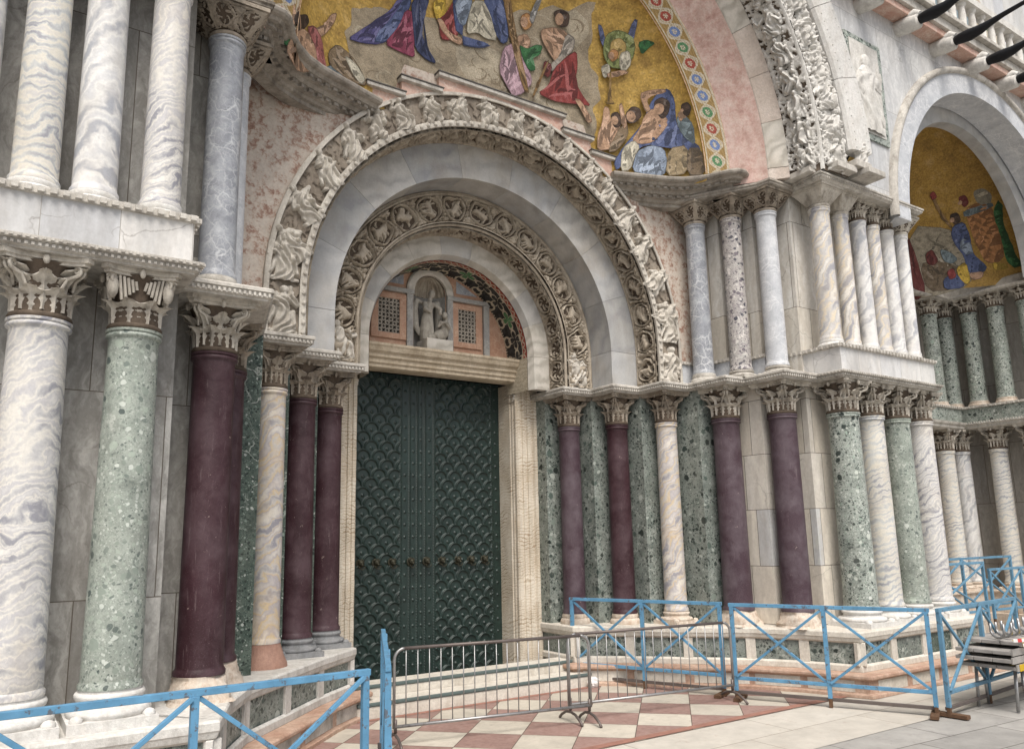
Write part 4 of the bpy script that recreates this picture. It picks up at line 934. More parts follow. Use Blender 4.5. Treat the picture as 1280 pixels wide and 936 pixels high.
# frames, pilasters and string
mb = MB()
for x0, x1, z0, z1 in win:
    for q in ((x0-.13, x0, z0-.10, z1+.10), (x1, x1+.13, z0-.10, z1+.10), (x0, x1, z0-.10, z0), (x0, x1, z1, z1+.10)): mb.box(q[0], q[1], 11.925, 11.958, q[2], q[3], 0)
for x in (-1.36, -.53, .27, 1.04): mb.box(x-.06, x+.06, 11.90, 11.957, 5.6, 6.60, 1)
mb.box(-1.45, -.45, 11.89, 11.956, 6.60, 6.68, 1); mb.box(.21, 1.24, 11.89, 11.956, 6.60, 6.68, 1)
for sg, x0, x1 in ((-1, -1.10, -.64), (1, .42, .88)): mb.add([(x0, 11.945, 6.76), (x1, 11.945, 6.76), (x1 if sg < 0 else x0, 11.945, 7.0)], [(0, 1, 2)], 2)
arch = [(NX1-.02-NX0)/2+.02]
R = (NX1-NX0)/2
P = []
for q, y in ((R, 11.955), (R, 11.90), (R+.04, 11.885), (R+.12, 11.885), (R+.15, 11.91), (R+.15, 11.957)):
    P.append([((NX0+NX1)/2-q*math.cos(a), y, 6.68+q*math.sin(a)) for a in np.linspace(0, PI, 33)])
mb.grid(np.array(P), 3)
mb.build('panel_frame', ['tymp_pink', 'tymp_grey', 'bardiglio', 'plain_ring'], ty, bevel=.006)
for x0, x1, z0, z1 in win:
    nx, nz = 74, 112; xs = np.linspace(x0, x1, nx); zs_ = np.linspace(z0, z1, nz); X, Z = np.meshgrid((xs[:-1]+xs[1:])/2, (zs_[:-1]+zs_[1:])/2, indexing='ij')
    pc_ = .0685; u = ((X-x0)/pc_) % 1-.5; w_ = ((Z-z0)/pc_) % 1-.5; od = ((np.floor((X-x0)/pc_)+np.floor((Z-z0)/pc_)) % 2)
    plus = ((np.abs(u) < .40) & (np.abs(w_) < .15)) | ((np.abs(w_) < .40) & (np.abs(u) < .15))
    uu, ww = (u+w_)*.707, (u-w_)*.707; cross = ((np.abs(uu) < .46) & (np.abs(ww) < .15)) | ((np.abs(ww) < .46) & (np.abs(uu) < .15))
    hole = np.where(od == 1, cross, (np.abs(u)+np.abs(w_) < .34))
    XX, ZZ = np.meshgrid(xs, zs_, indexing='ij'); mg = MB(); mg.grid(np.stack([XX, np.full_like(XX, 11.965), ZZ], -1), 0, ~hole)
    go = mg.build('window_grille', 'grille', ty, fix=False); md = go.modifiers.new('solid', 'SOLIDIFY'); md.thickness = .03
    mk = MB(); mk.box(x0-.02, x1+.02, 12.10, 12.12, z0-.02, z1+.02); mk.build('black_backing', 'black', ty)  # black plate behind the screen; the darkness inside is painted on
# niche with fluted shell
cx = (NX0+NX1)/2; mb = MB(); Aa = np.linspace(0, PI, 41); Zs = np.linspace(5.55, 6.68, 4)
P = [[(cx-R*math.cos(a), 11.96+R*.9*math.sin(a), z) for a in Aa] for z in Zs]; mb.grid(np.array(P), 0)
P = []
for e in np.linspace(0, PI/2, 12): P.append([(cx-R*math.cos(a)*math.cos(e)*(1-.05*(math.cos(a*20) > 0)), 11.96+R*.9*math.sin(a)*math.cos(e)*(1-.07*(math.cos(a*20) > 0)), 6.68+R*math.sin(e)*.97) for a in np.linspace(0, PI, 81)])
mb.grid(np.array(P), 1); mb.build('niche', ['tymp_grey', 'carved_brown'], ty)
# lintel
mb = MB(); lp = [(11.99, 5.17), (11.78, 5.17), (11.72, 5.19), (11.72, 5.24), (11.69, 5.26), (11.69, 5.32), (11.65, 5.35), (11.65, 5.40), (11.60, 5.44), (11.58, 5.50), (11.56, 5.53), (11.56, 5.57), (11.99, 5.58)]
mb.grid(np.array([[(x, y, z) for x in np.linspace(-1.98, 1.98, 40)] for y, z in lp]))
for x in (-1.98, 1.98): mb.add([(x, y, z) for y, z in lp], [tuple(range(len(lp)))])
mb.build('lintel', 'lintel', F)
# jambs: moulded, worn
for s in (-1, 1):
    pr = [(1.535, 12.34), (1.535, 11.95), (1.55, 11.93), (1.55, 11.88), (1.57, 11.86), (1.57, 11.83), (1.545, 11.81), (1.545, 11.77), (1.57, 11.735), (1.62, 11.73), (1.63, 11.75), (1.66, 11.75), (1.67, 11.725), (1.71, 11.715), (1.72, 11.74), (1.76, 11.74), (1.77, 11.71), (1.83, 11.70), (1.84, 11.73), (1.88, 11.73), (1.90, 11.68), (1.96, 11.67), (1.99, 11.69), (1.99, 11.95)]
    Z = np.linspace(.10, 5.172, 120); P = []
    for x, y in pr:
        w = .010*(fbm(Z*7+x*9, np.full_like(Z, y*11), 3)-.45)+.003*(vnoise(Z*26, np.full_like(Z, x*30))-.5)
        P.append(np.stack([s*(x+w*.6), y+w, Z], 1))
    mb = MB(); mb.grid(np.array(P)); mb.build('door_jamb', 'jamb', F, False)
# door: fish-scale bronze
def door_h(X, Z):
    H = np.zeros_like(X)
    pw, rh = .295, .158; R0 = .145
    row0 = 0
    nrow = int(5.3/rh)+2
    for k in range(nrow, -1, -1):
        zc = .12+k*rh; off = (k % 2)*.5
        u = (X/pw+off) % 1-.5; d = np.hypot(u*pw, np.maximum(Z-zc, 0)*1.0); dd = np.where(Z < zc, np.abs(u*pw), d)
        inside = (Z > zc-rh*1.02) & (dd < R0)
        h = .004+.034*np.exp(-((dd-R0*.85)/.0135)**2)
        b = np.hypot(u*pw, Z-zc+.012); h = h+np.where(b < .028, .024*np.sqrt(np.clip(1-(b/.028)**2, 0, 1)), 0)
        H = np.where(inside, h, H)
    return H
x = np.linspace(-1.54, 1.54, 380); z = np.linspace(.10, 5.22, 600); X, Z = np.meshgrid(x, z, indexing='ij')
Hs = door_h(X+.02, Z)
bands = [(-.52, -.48, .020), (-.35, -.31, .020), (-.20, -.16, .022), (-.05, -.01, .022), (.13, .18, .020), (1.33, 1.38, .020), (-1.54, -1.48, .02)]
ins = ((X > -.52) & (X < .18)) | (X > 1.36); H = np.where(ins, 0, Hs)
for a, b, h in bands:
    m = (X > a) & (X < b); tw = .7+.3*np.sin(Z*140+X*90); H = np.where(m, h*tw, H)
for xc_ in (-.415, -.255, -.105, .06, 1.45):
    zz = (Z % .21)-.105; d = np.hypot(X-xc_, zz); H = np.where(d < .022, .02*np.sqrt(np.clip(1-(d/.022)**2, 0, 1)), H)
H = np.where(np.abs(X+.08) < .004, -.03, H)
mb = MB(); mb.grid(np.stack([X, 12.32-H, Z], -1)); dr = mb.build('door', 'bronze', F, True, fix=False)
for xk in (-1.23, -.95, -.66, -.31, -.01, .29, .61, .88, 1.16):     # row of beast-head knockers
    mb = MB(); mb.lathe([(.075, 0), (.078, .012), (.06, .02)], 16); mb.ball((0, .005, .05), (.052, .055, .05), 10); mb.ball((0, -.022, .10), (.026, .026, .035), 8)
    for sg in (-1, 1): mb.ball((sg*.045, .045, .045), .018, 6); mb.ball((sg*.022, .018, .092), .010, 5)
    mb.tube([(.05*math.cos(q), -.045+.05*math.sin(q), .10) for q in np.linspace(0, -PI, 10)], .009, 6)
    ko = mb.build('knocker', 'bronze_knob', dr, True, loc=(xk, 12.31, 2.0)); ko.rotation_euler = (PI/2, 0, 0)

# figures of the mosaics, outlines in metres on the half domes (x, z)
MOSAIC_A = [
('cloud_bank','cloud','cloud',[(-2.78,9.85),(-2.69,9.45),(-2.70,9.29),(-2.49,8.95),(-2.32,8.75),(-1.71,9.06),(-0.91,9.41),(0.31,9.59),(1.26,9.41),(1.86,9.21),(1.97,9.55),(1.99,9.99),(1.82,10.51),(1.68,10.95),(1.73,11.33),(1.77,11.51)]),
('cloud_bank','cloud','cloudl',[(-0.79,10.01),(-0.62,10.20),(-0.27,10.24),(-0.01,10.22),(0.11,9.96),(-0.13,9.73),(-0.46,9.59),(-0.71,9.67)]),
('cloud_bank','cloud','cloudl',[(0.62,9.78),(0.93,9.98),(1.25,9.83),(1.51,9.46),(1.30,9.39),(0.88,9.51)]),
('cloud_bank','cloud','cloudl',[(1.10,11.15),(1.39,11.36),(1.64,11.21),(1.59,10.84),(1.42,10.70),(1.24,10.90)]),
('seated_bather','leg','skin',[(-4.22,8.88),(-3.96,8.98),(-3.98,8.84),(-4.07,8.65),(-4.17,8.66)]),
('seated_bather','drape','green',[(-4.03,8.95),(-3.91,9.00),(-3.88,8.79),(-3.74,8.73),(-3.77,8.39),(-3.87,8.44),(-3.96,8.65)]),
('seated_bather','torso','skin',[(-3.95,8.98),(-3.75,9.06),(-3.68,8.78),(-3.76,8.68),(-3.86,8.80)]),
('seated_bather','torso','skin',[(-3.73,8.60),(-3.52,8.95),(-3.36,8.97),(-3.24,8.95),(-3.23,8.61),(-3.39,8.42),(-3.72,8.19),(-3.81,8.35)]),
('seated_bather','head','hair',[(-3.72,8.83),(-3.66,8.94),(-3.46,9.18),(-3.40,9.12),(-3.48,8.96),(-3.70,8.70)]),
('seated_bather','arm','skin',[(-3.31,9.08),(-3.15,9.24),(-3.05,9.46),(-2.95,9.55),(-2.97,9.42),(-3.09,9.19),(-3.22,9.03)]),
('seated_bather','sash','redwhite',[(-3.43,9.01),(-3.29,9.14),(-3.16,9.05),(-3.09,8.74),(-3.01,8.65),(-3.20,8.54),(-3.24,8.86)]),
('seated_bather','drape','bluegrey',[(-3.17,8.60),(-2.95,8.80),(-2.73,8.77),(-2.62,8.66),(-2.84,8.58),(-3.11,8.52)]),
('crouching_figure','torso','brown',[(-3.04,8.94),(-2.89,9.14),(-2.66,9.10),(-2.49,8.97),(-2.37,8.78),(-2.62,8.71),(-2.84,8.74),(-3.01,8.77)]),
('crouching_figure','drape','cream',[(-2.77,9.04),(-2.58,9.02),(-2.40,8.86),(-2.48,8.75),(-2.63,8.85)]),
('kneeling_woman','cloak','violet',[(-1.93,10.30),(-2.03,10.09),(-2.26,9.83),(-2.50,9.57),(-2.72,9.32),(-2.48,9.38),(-2.18,9.50),(-1.91,9.76),(-1.76,10.07),(-1.68,10.42)]),
('kneeling_woman','cloak','blue',[(-1.82,10.36),(-1.96,10.05),(-2.14,9.77),(-2.29,9.50),(-2.10,9.57),(-1.86,9.88),(-1.72,10.23),(-1.69,10.41)]),
('kneeling_woman','dress','magenta',[(-1.77,10.21),(-1.86,9.92),(-2.10,9.55),(-1.81,9.55),(-1.55,9.57),(-1.59,9.77),(-1.52,10.03),(-1.60,10.24)]),
('kneeling_woman','cloak','navy',[(-1.69,10.41),(-1.36,10.56),(-1.42,10.29),(-1.46,9.98),(-1.32,9.80),(-1.15,9.64),(-1.34,9.62),(-1.55,9.71),(-1.60,9.97)]),
('young_attendant','shirt','yellow',[(-1.30,10.52),(-1.18,10.64),(-1.08,10.68),(-1.04,10.42),(-1.20,10.29)]),
('young_attendant','tunic','red',[(-1.16,10.33),(-1.05,10.45),(-0.90,10.75),(-0.84,10.78),(-0.88,10.33),(-0.78,10.22),(-0.95,10.08),(-1.10,10.05)]),
('young_attendant','arm','skin',[(-1.19,10.32),(-1.10,10.35),(-0.96,10.20),(-0.69,10.20),(-0.74,10.08),(-0.92,10.09),(-1.11,10.19)]),
('seated_judge','robe','blue',[(-0.93,10.74),(-0.65,10.85),(-0.72,10.55),(-0.70,10.12),(-0.59,10.13),(-0.35,10.19),(-0.17,10.30),(-0.81,10.23),(-0.89,10.51)]),
('seated_judge','robe','paleblue',[(-0.91,10.72),(-0.58,10.88),(-0.63,10.61),(-0.68,10.41),(-0.80,10.42)]),
('seated_judge','tunic','cream',[(-0.57,10.85),(-0.36,10.91),(-0.18,10.72),(-0.05,10.40),(-0.27,10.35),(-0.43,10.40),(-0.63,10.30),(-0.63,10.53)]),
('seated_judge','robe','blue',[(-0.40,10.94),(-0.04,11.07),(0.08,10.88),(0.16,10.46),(0.04,10.37),(-0.09,10.49),(-0.22,10.76)]),
('lilac_angel','dress','lilac',[(0.08,10.31),(0.26,10.44),(0.45,10.39),(0.57,10.13),(0.68,9.91),(0.50,9.67),(0.31,9.56),(0.18,9.71),(0.02,9.91)]),
('lilac_angel','torso','skin',[(0.31,10.56),(0.49,10.67),(0.59,10.57),(0.54,10.42),(0.39,10.40)]),
('lilac_angel','arm','skin',[(0.14,10.67),(0.24,10.57),(0.41,10.51),(0.36,10.42),(0.19,10.50)]),
('lilac_angel','head','orange',[(0.36,10.92),(0.47,11.00),(0.58,10.93),(0.56,10.80),(0.45,10.71),(0.36,10.79)]),
('lilac_angel','sash','green',[(0.38,10.45),(0.54,10.42),(0.69,10.54),(0.82,10.55),(0.77,10.38),(0.62,10.31),(0.73,10.14),(0.60,10.08),(0.46,10.26)]),
('lilac_angel','wing','greywing',[(0.51,10.94),(0.59,11.21),(0.64,11.28),(0.70,11.30),(0.63,11.02),(0.59,10.86)]),
('wooden_beam','beam','wood',[(-0.03,11.07),(0.11,11.12),(0.26,10.71),(0.62,9.73),(0.50,9.72),(0.18,10.55)]),
('bearded_man','torso','skin',[(0.75,10.80),(0.99,10.91),(1.24,10.90),(1.36,10.69),(1.30,10.46),(1.12,10.33),(0.98,10.46),(0.81,10.63)]),
('bearded_man','head','hair',[(0.95,11.14),(1.09,11.22),(1.25,11.18),(1.25,11.00),(1.14,10.95),(1.04,11.00)]),
('bearded_man','fur','fur',[(1.24,10.87),(1.41,10.81),(1.40,10.62),(1.26,10.48),(1.04,10.17),(1.00,10.30),(1.17,10.48)]),
('bearded_man','robe','red',[(1.07,10.23),(1.29,10.48),(1.47,10.63),(1.52,10.37),(1.49,10.11),(1.66,9.89),(1.82,9.75),(1.60,9.74),(1.32,9.70),(1.10,9.68),(0.78,9.74),(0.99,9.91)]),
('bearded_man','robe','darkred',[(0.87,10.32),(1.03,10.28),(0.98,10.05),(0.86,10.10)]),
('bearded_man','leg','skin',[(1.50,9.80),(1.63,9.80),(1.86,9.50),(1.77,9.43),(1.64,9.63)]),
('bearded_man','staff','wood',[(0.92,10.31),(0.95,10.30),(0.72,9.67),(0.67,9.67)]),
('trumpeting_angel','wing','bluewing',[(1.79,11.11),(1.87,11.10),(1.99,10.86),(1.93,10.80)]),
('trumpeting_angel','wing','bluewing',[(2.35,11.23),(2.42,11.20),(2.45,10.83),(2.41,10.68),(2.32,10.70),(2.33,10.93)]),
('trumpeting_angel','drape','greenring',[(1.98,10.99),(2.12,11.08),(2.32,11.05),(2.49,10.89),(2.49,10.66),(2.35,10.49),(2.12,10.48),(1.98,10.65),(1.95,10.86)]),
('trumpeting_angel','drape','goldpatch',[(2.08,10.90),(2.21,10.97),(2.34,10.88),(2.35,10.70),(2.22,10.63),(2.08,10.75)]),
('trumpeting_angel','drape','green',[(2.53,10.91),(2.63,10.95),(2.76,10.89),(2.70,10.84),(2.63,10.74)]),
('trumpeting_angel','sleeve','cream',[(1.95,10.45),(2.09,10.53),(2.14,10.38),(2.03,10.27)]),
('trumpeting_angel','sleeve','cream',[(2.26,10.72),(2.41,10.78),(2.48,10.58),(2.39,10.44),(2.30,10.48)]),
('trumpeting_angel','head','orange',[(2.06,10.71),(2.13,10.78),(2.23,10.74),(2.22,10.63),(2.14,10.57),(2.07,10.64)]),
('trumpeting_angel','arm','skin',[(2.08,10.37),(2.36,10.46),(2.45,10.42),(2.26,10.34),(2.12,10.29)]),
('trumpeting_angel','trumpet','bronze',[(2.12,10.37),(2.15,10.38),(2.19,9.94),(2.26,9.87),(2.09,9.85),(2.15,9.93)]),
('rising_man','torso','skin',[(1.95,9.23),(2.04,9.48),(2.06,9.77),(2.16,9.76),(2.20,9.53),(2.38,9.47),(2.44,9.25),(2.23,9.04),(1.95,8.96)]),
('rising_man','head','hair',[(2.19,9.65),(2.31,9.72),(2.40,9.62),(2.38,9.47),(2.26,9.43)]),
('rising_man','drape','brown',[(2.35,9.41),(2.49,9.55),(2.53,9.32),(2.32,9.02),(2.14,8.96)]),
('wild_haired_man','head','hair',[(2.46,9.69),(2.57,9.85),(2.71,9.83),(2.75,9.69),(2.64,9.57),(2.52,9.55)]),
('wild_haired_man','face','skin',[(2.52,9.73),(2.60,9.76),(2.66,9.66),(2.58,9.56)]),
('wild_haired_man','arm','skin',[(2.33,9.81),(2.39,9.88),(2.50,9.52),(2.44,9.42)]),
('blue_cloaked_man','cloak','blue',[(2.26,8.80),(2.44,9.10),(2.78,9.55),(2.87,9.90),(2.99,10.12),(3.12,10.17),(3.24,9.97),(3.31,9.56),(3.41,9.38),(3.58,9.16),(3.61,9.04),(3.51,8.96),(3.40,9.12),(3.14,9.16),(2.85,9.20),(2.47,8.89),(2.31,8.63)]),
('blue_cloaked_man','torso','skin',[(2.80,9.70),(2.93,9.85),(3.11,9.74),(3.20,9.60),(3.11,9.43),(2.96,9.24),(2.73,9.19),(2.59,9.24),(2.73,9.46)]),
('blue_cloaked_man','arm','skin',[(2.69,10.08),(2.84,10.15),(3.06,10.17),(3.09,10.11),(2.90,10.07),(2.81,9.98),(2.90,9.82),(2.82,9.78)]),
('blue_cloaked_man','head','hair',[(2.94,9.96),(3.05,10.04),(3.18,9.95),(3.18,9.77),(3.10,9.66),(2.98,9.79)]),
('blue_cloaked_man','skirt','cream',[(2.41,9.06),(2.62,9.24),(2.73,9.13),(2.65,8.98),(2.55,8.69),(2.37,8.64)]),
('blue_cloaked_man','legs','paleblue',[(2.68,9.04),(2.93,9.18),(3.14,9.13),(3.19,8.90),(3.13,8.62),(2.84,8.63),(2.58,8.67)]),
('man_behind','robe','bluegrey',[(3.30,9.67),(3.39,9.71),(3.51,9.51),(3.56,9.17),(3.44,9.32),(3.36,9.47)]),
('man_behind','head','hair',[(3.33,9.88),(3.39,9.90),(3.44,9.80),(3.44,9.69),(3.37,9.71)]),
('man_behind','face','skin',[(3.31,9.75),(3.37,9.77),(3.42,9.65),(3.35,9.61)]),
('stone_seat','front','tan',[(3.22,9.13),(3.48,9.17),(3.49,8.67),(3.16,8.62)]),
('stone_seat','side','darktan',[(3.48,9.11),(3.62,9.07),(3.66,8.58),(3.48,8.64)]),
]
MOSAIC_B = [
('landscape','ground','tanland',[(12.76,10.00),(13.56,9.93),(13.78,9.63),(14.06,9.01),(14.08,8.47),(13.43,8.23),(12.86,8.14)]),
('landscape','hill','darktan',[(13.12,9.07),(13.47,9.15),(13.85,9.00),(13.99,8.61),(13.76,8.38),(13.27,8.36)]),
('landscape','tent','darkred',[(12.69,9.81),(13.03,9.23),(13.24,8.40),(12.98,8.10),(12.83,8.26)]),
('landscape','palm','green',[(13.96,10.36),(14.11,10.16),(14.41,9.43),(14.55,8.80),(14.49,8.78),(14.35,9.47)]),
('man_in_ochre','robe','ochre',[(13.68,10.31),(13.79,10.40),(13.98,10.28),(14.28,9.67),(14.42,9.12),(14.38,8.95),(14.26,9.00),(14.13,9.38),(13.90,9.90)]),
('man_in_ochre','turban','cream',[(13.59,10.65),(13.67,10.68),(13.84,10.52),(13.94,10.32),(13.81,10.37)]),
('man_in_ochre','head','red',[(13.44,10.57),(13.52,10.61),(13.66,10.44),(13.64,10.35)]),
('man_in_ochre','sash','bluegrey',[(13.67,10.28),(13.92,10.36),(13.99,10.25),(13.75,10.13)]),
('man_in_ochre','boots','yellow',[(14.33,8.97),(14.45,8.88),(14.47,8.75),(14.36,8.77)]),
('man_in_blue','tunic','blue',[(13.62,9.94),(13.77,10.03),(13.96,9.68),(14.06,9.28),(14.27,8.92),(14.24,8.77),(14.04,8.77),(13.95,9.23),(13.79,9.48),(13.66,9.72)]),
('man_in_blue','shirt','paleblue',[(13.85,9.66),(14.00,9.52),(14.08,9.24),(14.00,9.22),(13.85,9.44)]),
('man_in_blue','head','hair',[(13.47,10.21),(13.58,10.26),(13.71,10.07),(13.64,9.98)]),
('man_in_blue','legs','skin',[(14.04,8.77),(14.24,8.77),(14.21,8.61),(14.09,8.59)]),
('man_in_blue','staff','wood',[(12.91,10.64),(12.95,10.67),(13.58,9.99),(13.57,9.93)]),
('man_in_blue','staff','red',[(12.86,10.67),(12.90,10.74),(13.04,10.62),(12.98,10.56)]),
('merchants','robe','darkred',[(13.21,9.32),(13.34,9.43),(13.50,9.15),(13.41,9.03),(13.27,9.07)]),
('merchants','robe','bluegrey',[(13.50,9.43),(13.70,9.34),(13.85,9.16),(13.75,9.05),(13.60,9.14)]),
('merchants','cloth','blue',[(13.60,8.65),(13.79,8.80),(13.97,8.61),(13.93,8.41),(13.61,8.39)]),
('merchants','cloth','yellow',[(13.84,8.92),(13.99,9.06),(14.06,8.60),(13.99,8.48),(13.89,8.67)]),
('merchants','cloth','red',[(13.67,8.85),(13.78,8.93),(13.84,8.71),(13.72,8.64)]),
]

# ---------------- stepped gable over the outer arch
mb = MB(); cp = MB()
for x0, x1, zt in ((-2.34, -1.80, 8.80), (-1.80, -1.17, 9.06), (-1.17, 1.20, 9.33), (1.20, 1.80, 9.08), (1.80, 2.34, 8.84)):
    n = 10
    for i in range(n):
        a = x0+(x1-x0)*i/n; b = x0+(x1-x0)*(i+1)/n; f = lambda x: ZCE+math.sqrt(max(0, 3.66**2-x*x))
        mb.add([(a, 9.655, f(a)), (b, 9.655, f(b)), (b, 9.655, zt), (a, 9.655, zt)], [(0, 1, 2, 3)])
    mb.add([(x0, 9.655, f(x0)), (x0, 10.2, f(x0)), (x0, 10.2, zt), (x0, 9.655, zt)], [(0, 1, 2, 3)]); mb.add([(x1, 9.655, f(x1)), (x1, 10.2, f(x1)), (x1, 10.2, zt), (x1, 9.655, zt)], [(0, 1, 2, 3)])
    cp.box(x0-.035, x1+.035, 9.585, 10.1, zt, zt+.055, 0); cp.box(x0-.05, x1+.05, 9.57, 10.1, zt+.056, zt+.075, 1)
ga = mb.build('stepped_gable', 'pink', F); cp.build('coping', ['moulding', 'lead'], ga, bevel=.005)

# ---------------- big mosaic lunette (a shallow half dome)
def dome_y(x, z, xc, Y0, zc, a, dep):
    dz = np.maximum(z-zc, 0); rho = ((x-xc)**2+dz**2)/a**2; return Y0+dep*np.sqrt(np.clip(1-rho, 0, 1))
DA = (0., 8.75, 8.6, 3.68, 1.15); DB = (11.2, 8.1, 8.5, 3.4, 2.6)
def dome(mb, D, zlow):
    xc, Y0, zc, a, dep = D; n1, n2 = 60, 120; P = []
    for r in np.sin(np.linspace(0, PI/2, n1)):
        row = [];
        for t in np.linspace(-.25, PI+.25, n2):
            x = xc-a*r*math.cos(t); z = zc+a*r*math.sin(t); row.append((x, float(dome_y(x, z, *D)), z))
        P.append(row)
    P = np.array(P); cz = (P[:-1, :-1]+P[1:, 1:])/2
    keep = (cz[..., 2] > zlow) & ((np.hypot(cz[..., 0], cz[..., 2]-5.57) > 3.30) | (xc > 5))
    mb.grid(P, 0, keep)
mb = MB(); dome(mb, DA, 8.52); mosA = mb.build('mosaic', 'gold', F, True); mosA['label'] = 'large gold ground mosaic with robed figures over the door'
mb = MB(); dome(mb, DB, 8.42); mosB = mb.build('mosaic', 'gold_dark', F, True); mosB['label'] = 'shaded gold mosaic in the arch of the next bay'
def inside(dense, x, z):
    w = False; j = len(dense)-1
    for i in range(len(dense)):
        if (dense[i].y > z) != (dense[j].y > z) and x < (dense[j].x-dense[i].x)*(z-dense[i].y)/(dense[j].y-dense[i].y)+dense[i].x: w = not w
        j = i
    return w
def densify(poly, step):
    out = []
    for i in range(len(poly)):
        a, b = poly[i], poly[(i+1) % len(poly)]; k = max(1, int((b-a).length/step)); out += [a+(b-a)*(j/k) for j in range(k)]
    return out
def strokes(poly, R, n):
    """brush-like fold lines running along the longer axis of a shape"""
    P = np.array([(p.x, p.y) for p in poly]); c = P.mean(0); ev, U = np.linalg.eigh(np.cov((P-c).T)); ax = U[:, 1]; ay = U[:, 0]
    q = (P-c) @ np.stack([ax, ay], 1); L0, L1 = q[:, 0].min(), q[:, 0].max(); W0, W1 = q[:, 1].min(), q[:, 1].max(); out = []
    for _ in range(n):
        v0 = R.uniform(W0, W1); u0 = R.uniform(L0, L0+(L1-L0)*.6); ln = (L1-L0)*R.uniform(.22, .6); bend = R.uniform(-.35, .35)*(W1-W0); wd = R.uniform(.010, .026)*(1+min(1.2, (W1-W0)*1.2))
        pts = []
        for f in np.linspace(0, 1, 9): pts.append(c+ax*(u0+ln*f)+ay*(v0*(1-.35*f)+bend*f*f+.03*math.sin(f*5+v0*9)))
        run = [p for p in pts if inside(poly, p[0], p[1])]
        if len(run) < 4: continue
        top = []; bot = []
        for i, p in enumerate(run):
            d = run[min(i+1, len(run)-1)]-run[max(i-1, 0)]; d = d/(np.hypot(*d)+1e-9); nn = np.array((-d[1], d[0])); w = wd*math.sin(PI*(i+.35)/(len(run)-.3))
            top.append(p+nn*w); bot.append(p-nn*w)
        out.append([Vector(x) for x in top+bot[::-1]])
    return out
def mosaic_figs(DATA, D, parent):
    groups = {}
    for f, p, c, pts in DATA: groups.setdefault(f, []).append((p, c, pts))
    lv = 0; R = np.random.RandomState(5)
    for f, L in groups.items():
        mb = MB(); mats = []
        def shape(dense, c, off, fill=True):
            ins = []; xs = [p.x for p in dense]; zs = [p.y for p in dense]
            if fill:
                for x in np.arange(min(xs)+.05, max(xs), .1):
                    for z in np.arange(min(zs)+.05, max(zs), .1):
                        if inside(dense, x, z) and min((Vector((x, z))-p).length for p in dense) > .03: ins.append(Vector((x, z)))
            n = len(dense); vs, es, fs, *_ = geometry.delaunay_2d_cdt(dense+ins, [(i, (i+1) % n) for i in range(n)], [], 1, 1e-5)
            if c not in mats: mats.append(c)
            V = np.array([(v.x, v.y) for v in vs]); Y = dome_y(V[:, 0], V[:, 1], *D)-off
            mb.add(np.stack([V[:, 0], Y, V[:, 1]], 1).tolist(), [tuple(q) for q in fs], mats.index(c))
        for pn, c, pts in L:
            lv += 1; off = .004+.0014*lv; poly = [Vector(q) for q in pts]
            for _ in range(3 if c.startswith('cloud') else 2 if pn in ('head', 'turban') else 1):
                q = []
                for i in range(len(poly)): a, b = poly[i], poly[(i+1) % len(poly)]; q += [a*.8+b*.2, a*.2+b*.8]
                poly = q
            dense = densify(poly, .08)
            if c.startswith('cloud'): dense = [p+Vector((float(fbm(np.array(p.x*3.1), np.array(p.y*3.1), 3))-.45, float(fbm(np.array(p.x*3.1+9), np.array(p.y*3.1+4), 3))-.45))*.30 for p in dense]
            area = abs(sum(poly[i].x*poly[(i+1) % len(poly)].y-poly[(i+1) % len(poly)].x*poly[i].y for i in range(len(poly))))/2
            cen = sum(poly, Vector((0, 0)))/len(poly)
            if not c.startswith('cloud') and area > .006:      # dark contour line under the shape
                g = 1+.020/max(.05, math.sqrt(area)); shape(densify([cen+(p-cen)*g for p in poly], .08), c+'_dk', off-.0006)
            shape(dense, c, off)
            if c.startswith('cloud'):
                for k in range(int(4+area*22)):
                    for _ in range(20):
                        p = dense[R.randint(len(dense))].lerp(cen, R.uniform(.1, 1.))
                        if inside(dense, p.x, p.y): break
                    rr = R.uniform(.06, .20); ex = R.uniform(.4, .8); tl = R.uniform(-.5, .5); arc = R.uniform(2.2, 4.2); a0 = R.uniform(0, 6.3); th = R.uniform(.12, .3)
                    up_ = []; lo = []
                    for t in np.linspace(a0, a0+arc, 12):
                        for lst, q in ((up_, rr), (lo, rr*(1-th*math.sin((t-a0)/arc*PI)))):
                            x, z = q*math.cos(t), q*ex*math.sin(t); lst.append(p+Vector((x*math.cos(tl)-z*math.sin(tl), x*math.sin(tl)+z*math.cos(tl))))
                    pl = up_+lo[::-1]
                    if all(inside(dense, v.x, v.y) for v in pl): shape(pl, R.choice(['cloudl', 'cloudd', 'cloudl']), off+.0005+.00002*k, False)
            else:
                n = int(min(22, 2+area*70)*(1. if D[0] < 5 else .4))
                for k, st in enumerate(strokes(poly, R, n)): shape(st, c+('_dk' if k % 5 < 3 else '_lt'), off+.0004+.00002*k, False)
                if pn == 'head':
                    r_ = math.sqrt(area/PI); fc = cen+Vector((-.35*r_, -.18*r_)); shape([fc+Vector((math.cos(t)*r_*.62, math.sin(t)*r_*.74)) for t in np.linspace(0, 2*PI, 13)[:-1]], 'skin', off+.0009, False)
                    for ex in (-.30, .12): shape([fc+Vector((ex*r_+math.cos(t)*r_*.12, .12*r_+math.sin(t)*r_*.08)) for t in np.linspace(0, 2*PI, 7)[:-1]], 'hair_dk', off+.0011, False)
                    shape([fc+Vector((-.08*r_+math.cos(t)*r_*.2, -.36*r_+math.sin(t)*r_*.06)) for t in np.linspace(0, 2*PI, 7)[:-1]], 'red_dk', off+.0011, False)
        mb.build(f, ['t_'+c for c in mats], parent, True)
mosaic_figs(MOSAIC_A, DA, mosA); mosaic_figs(MOSAIC_B, DB, mosB)
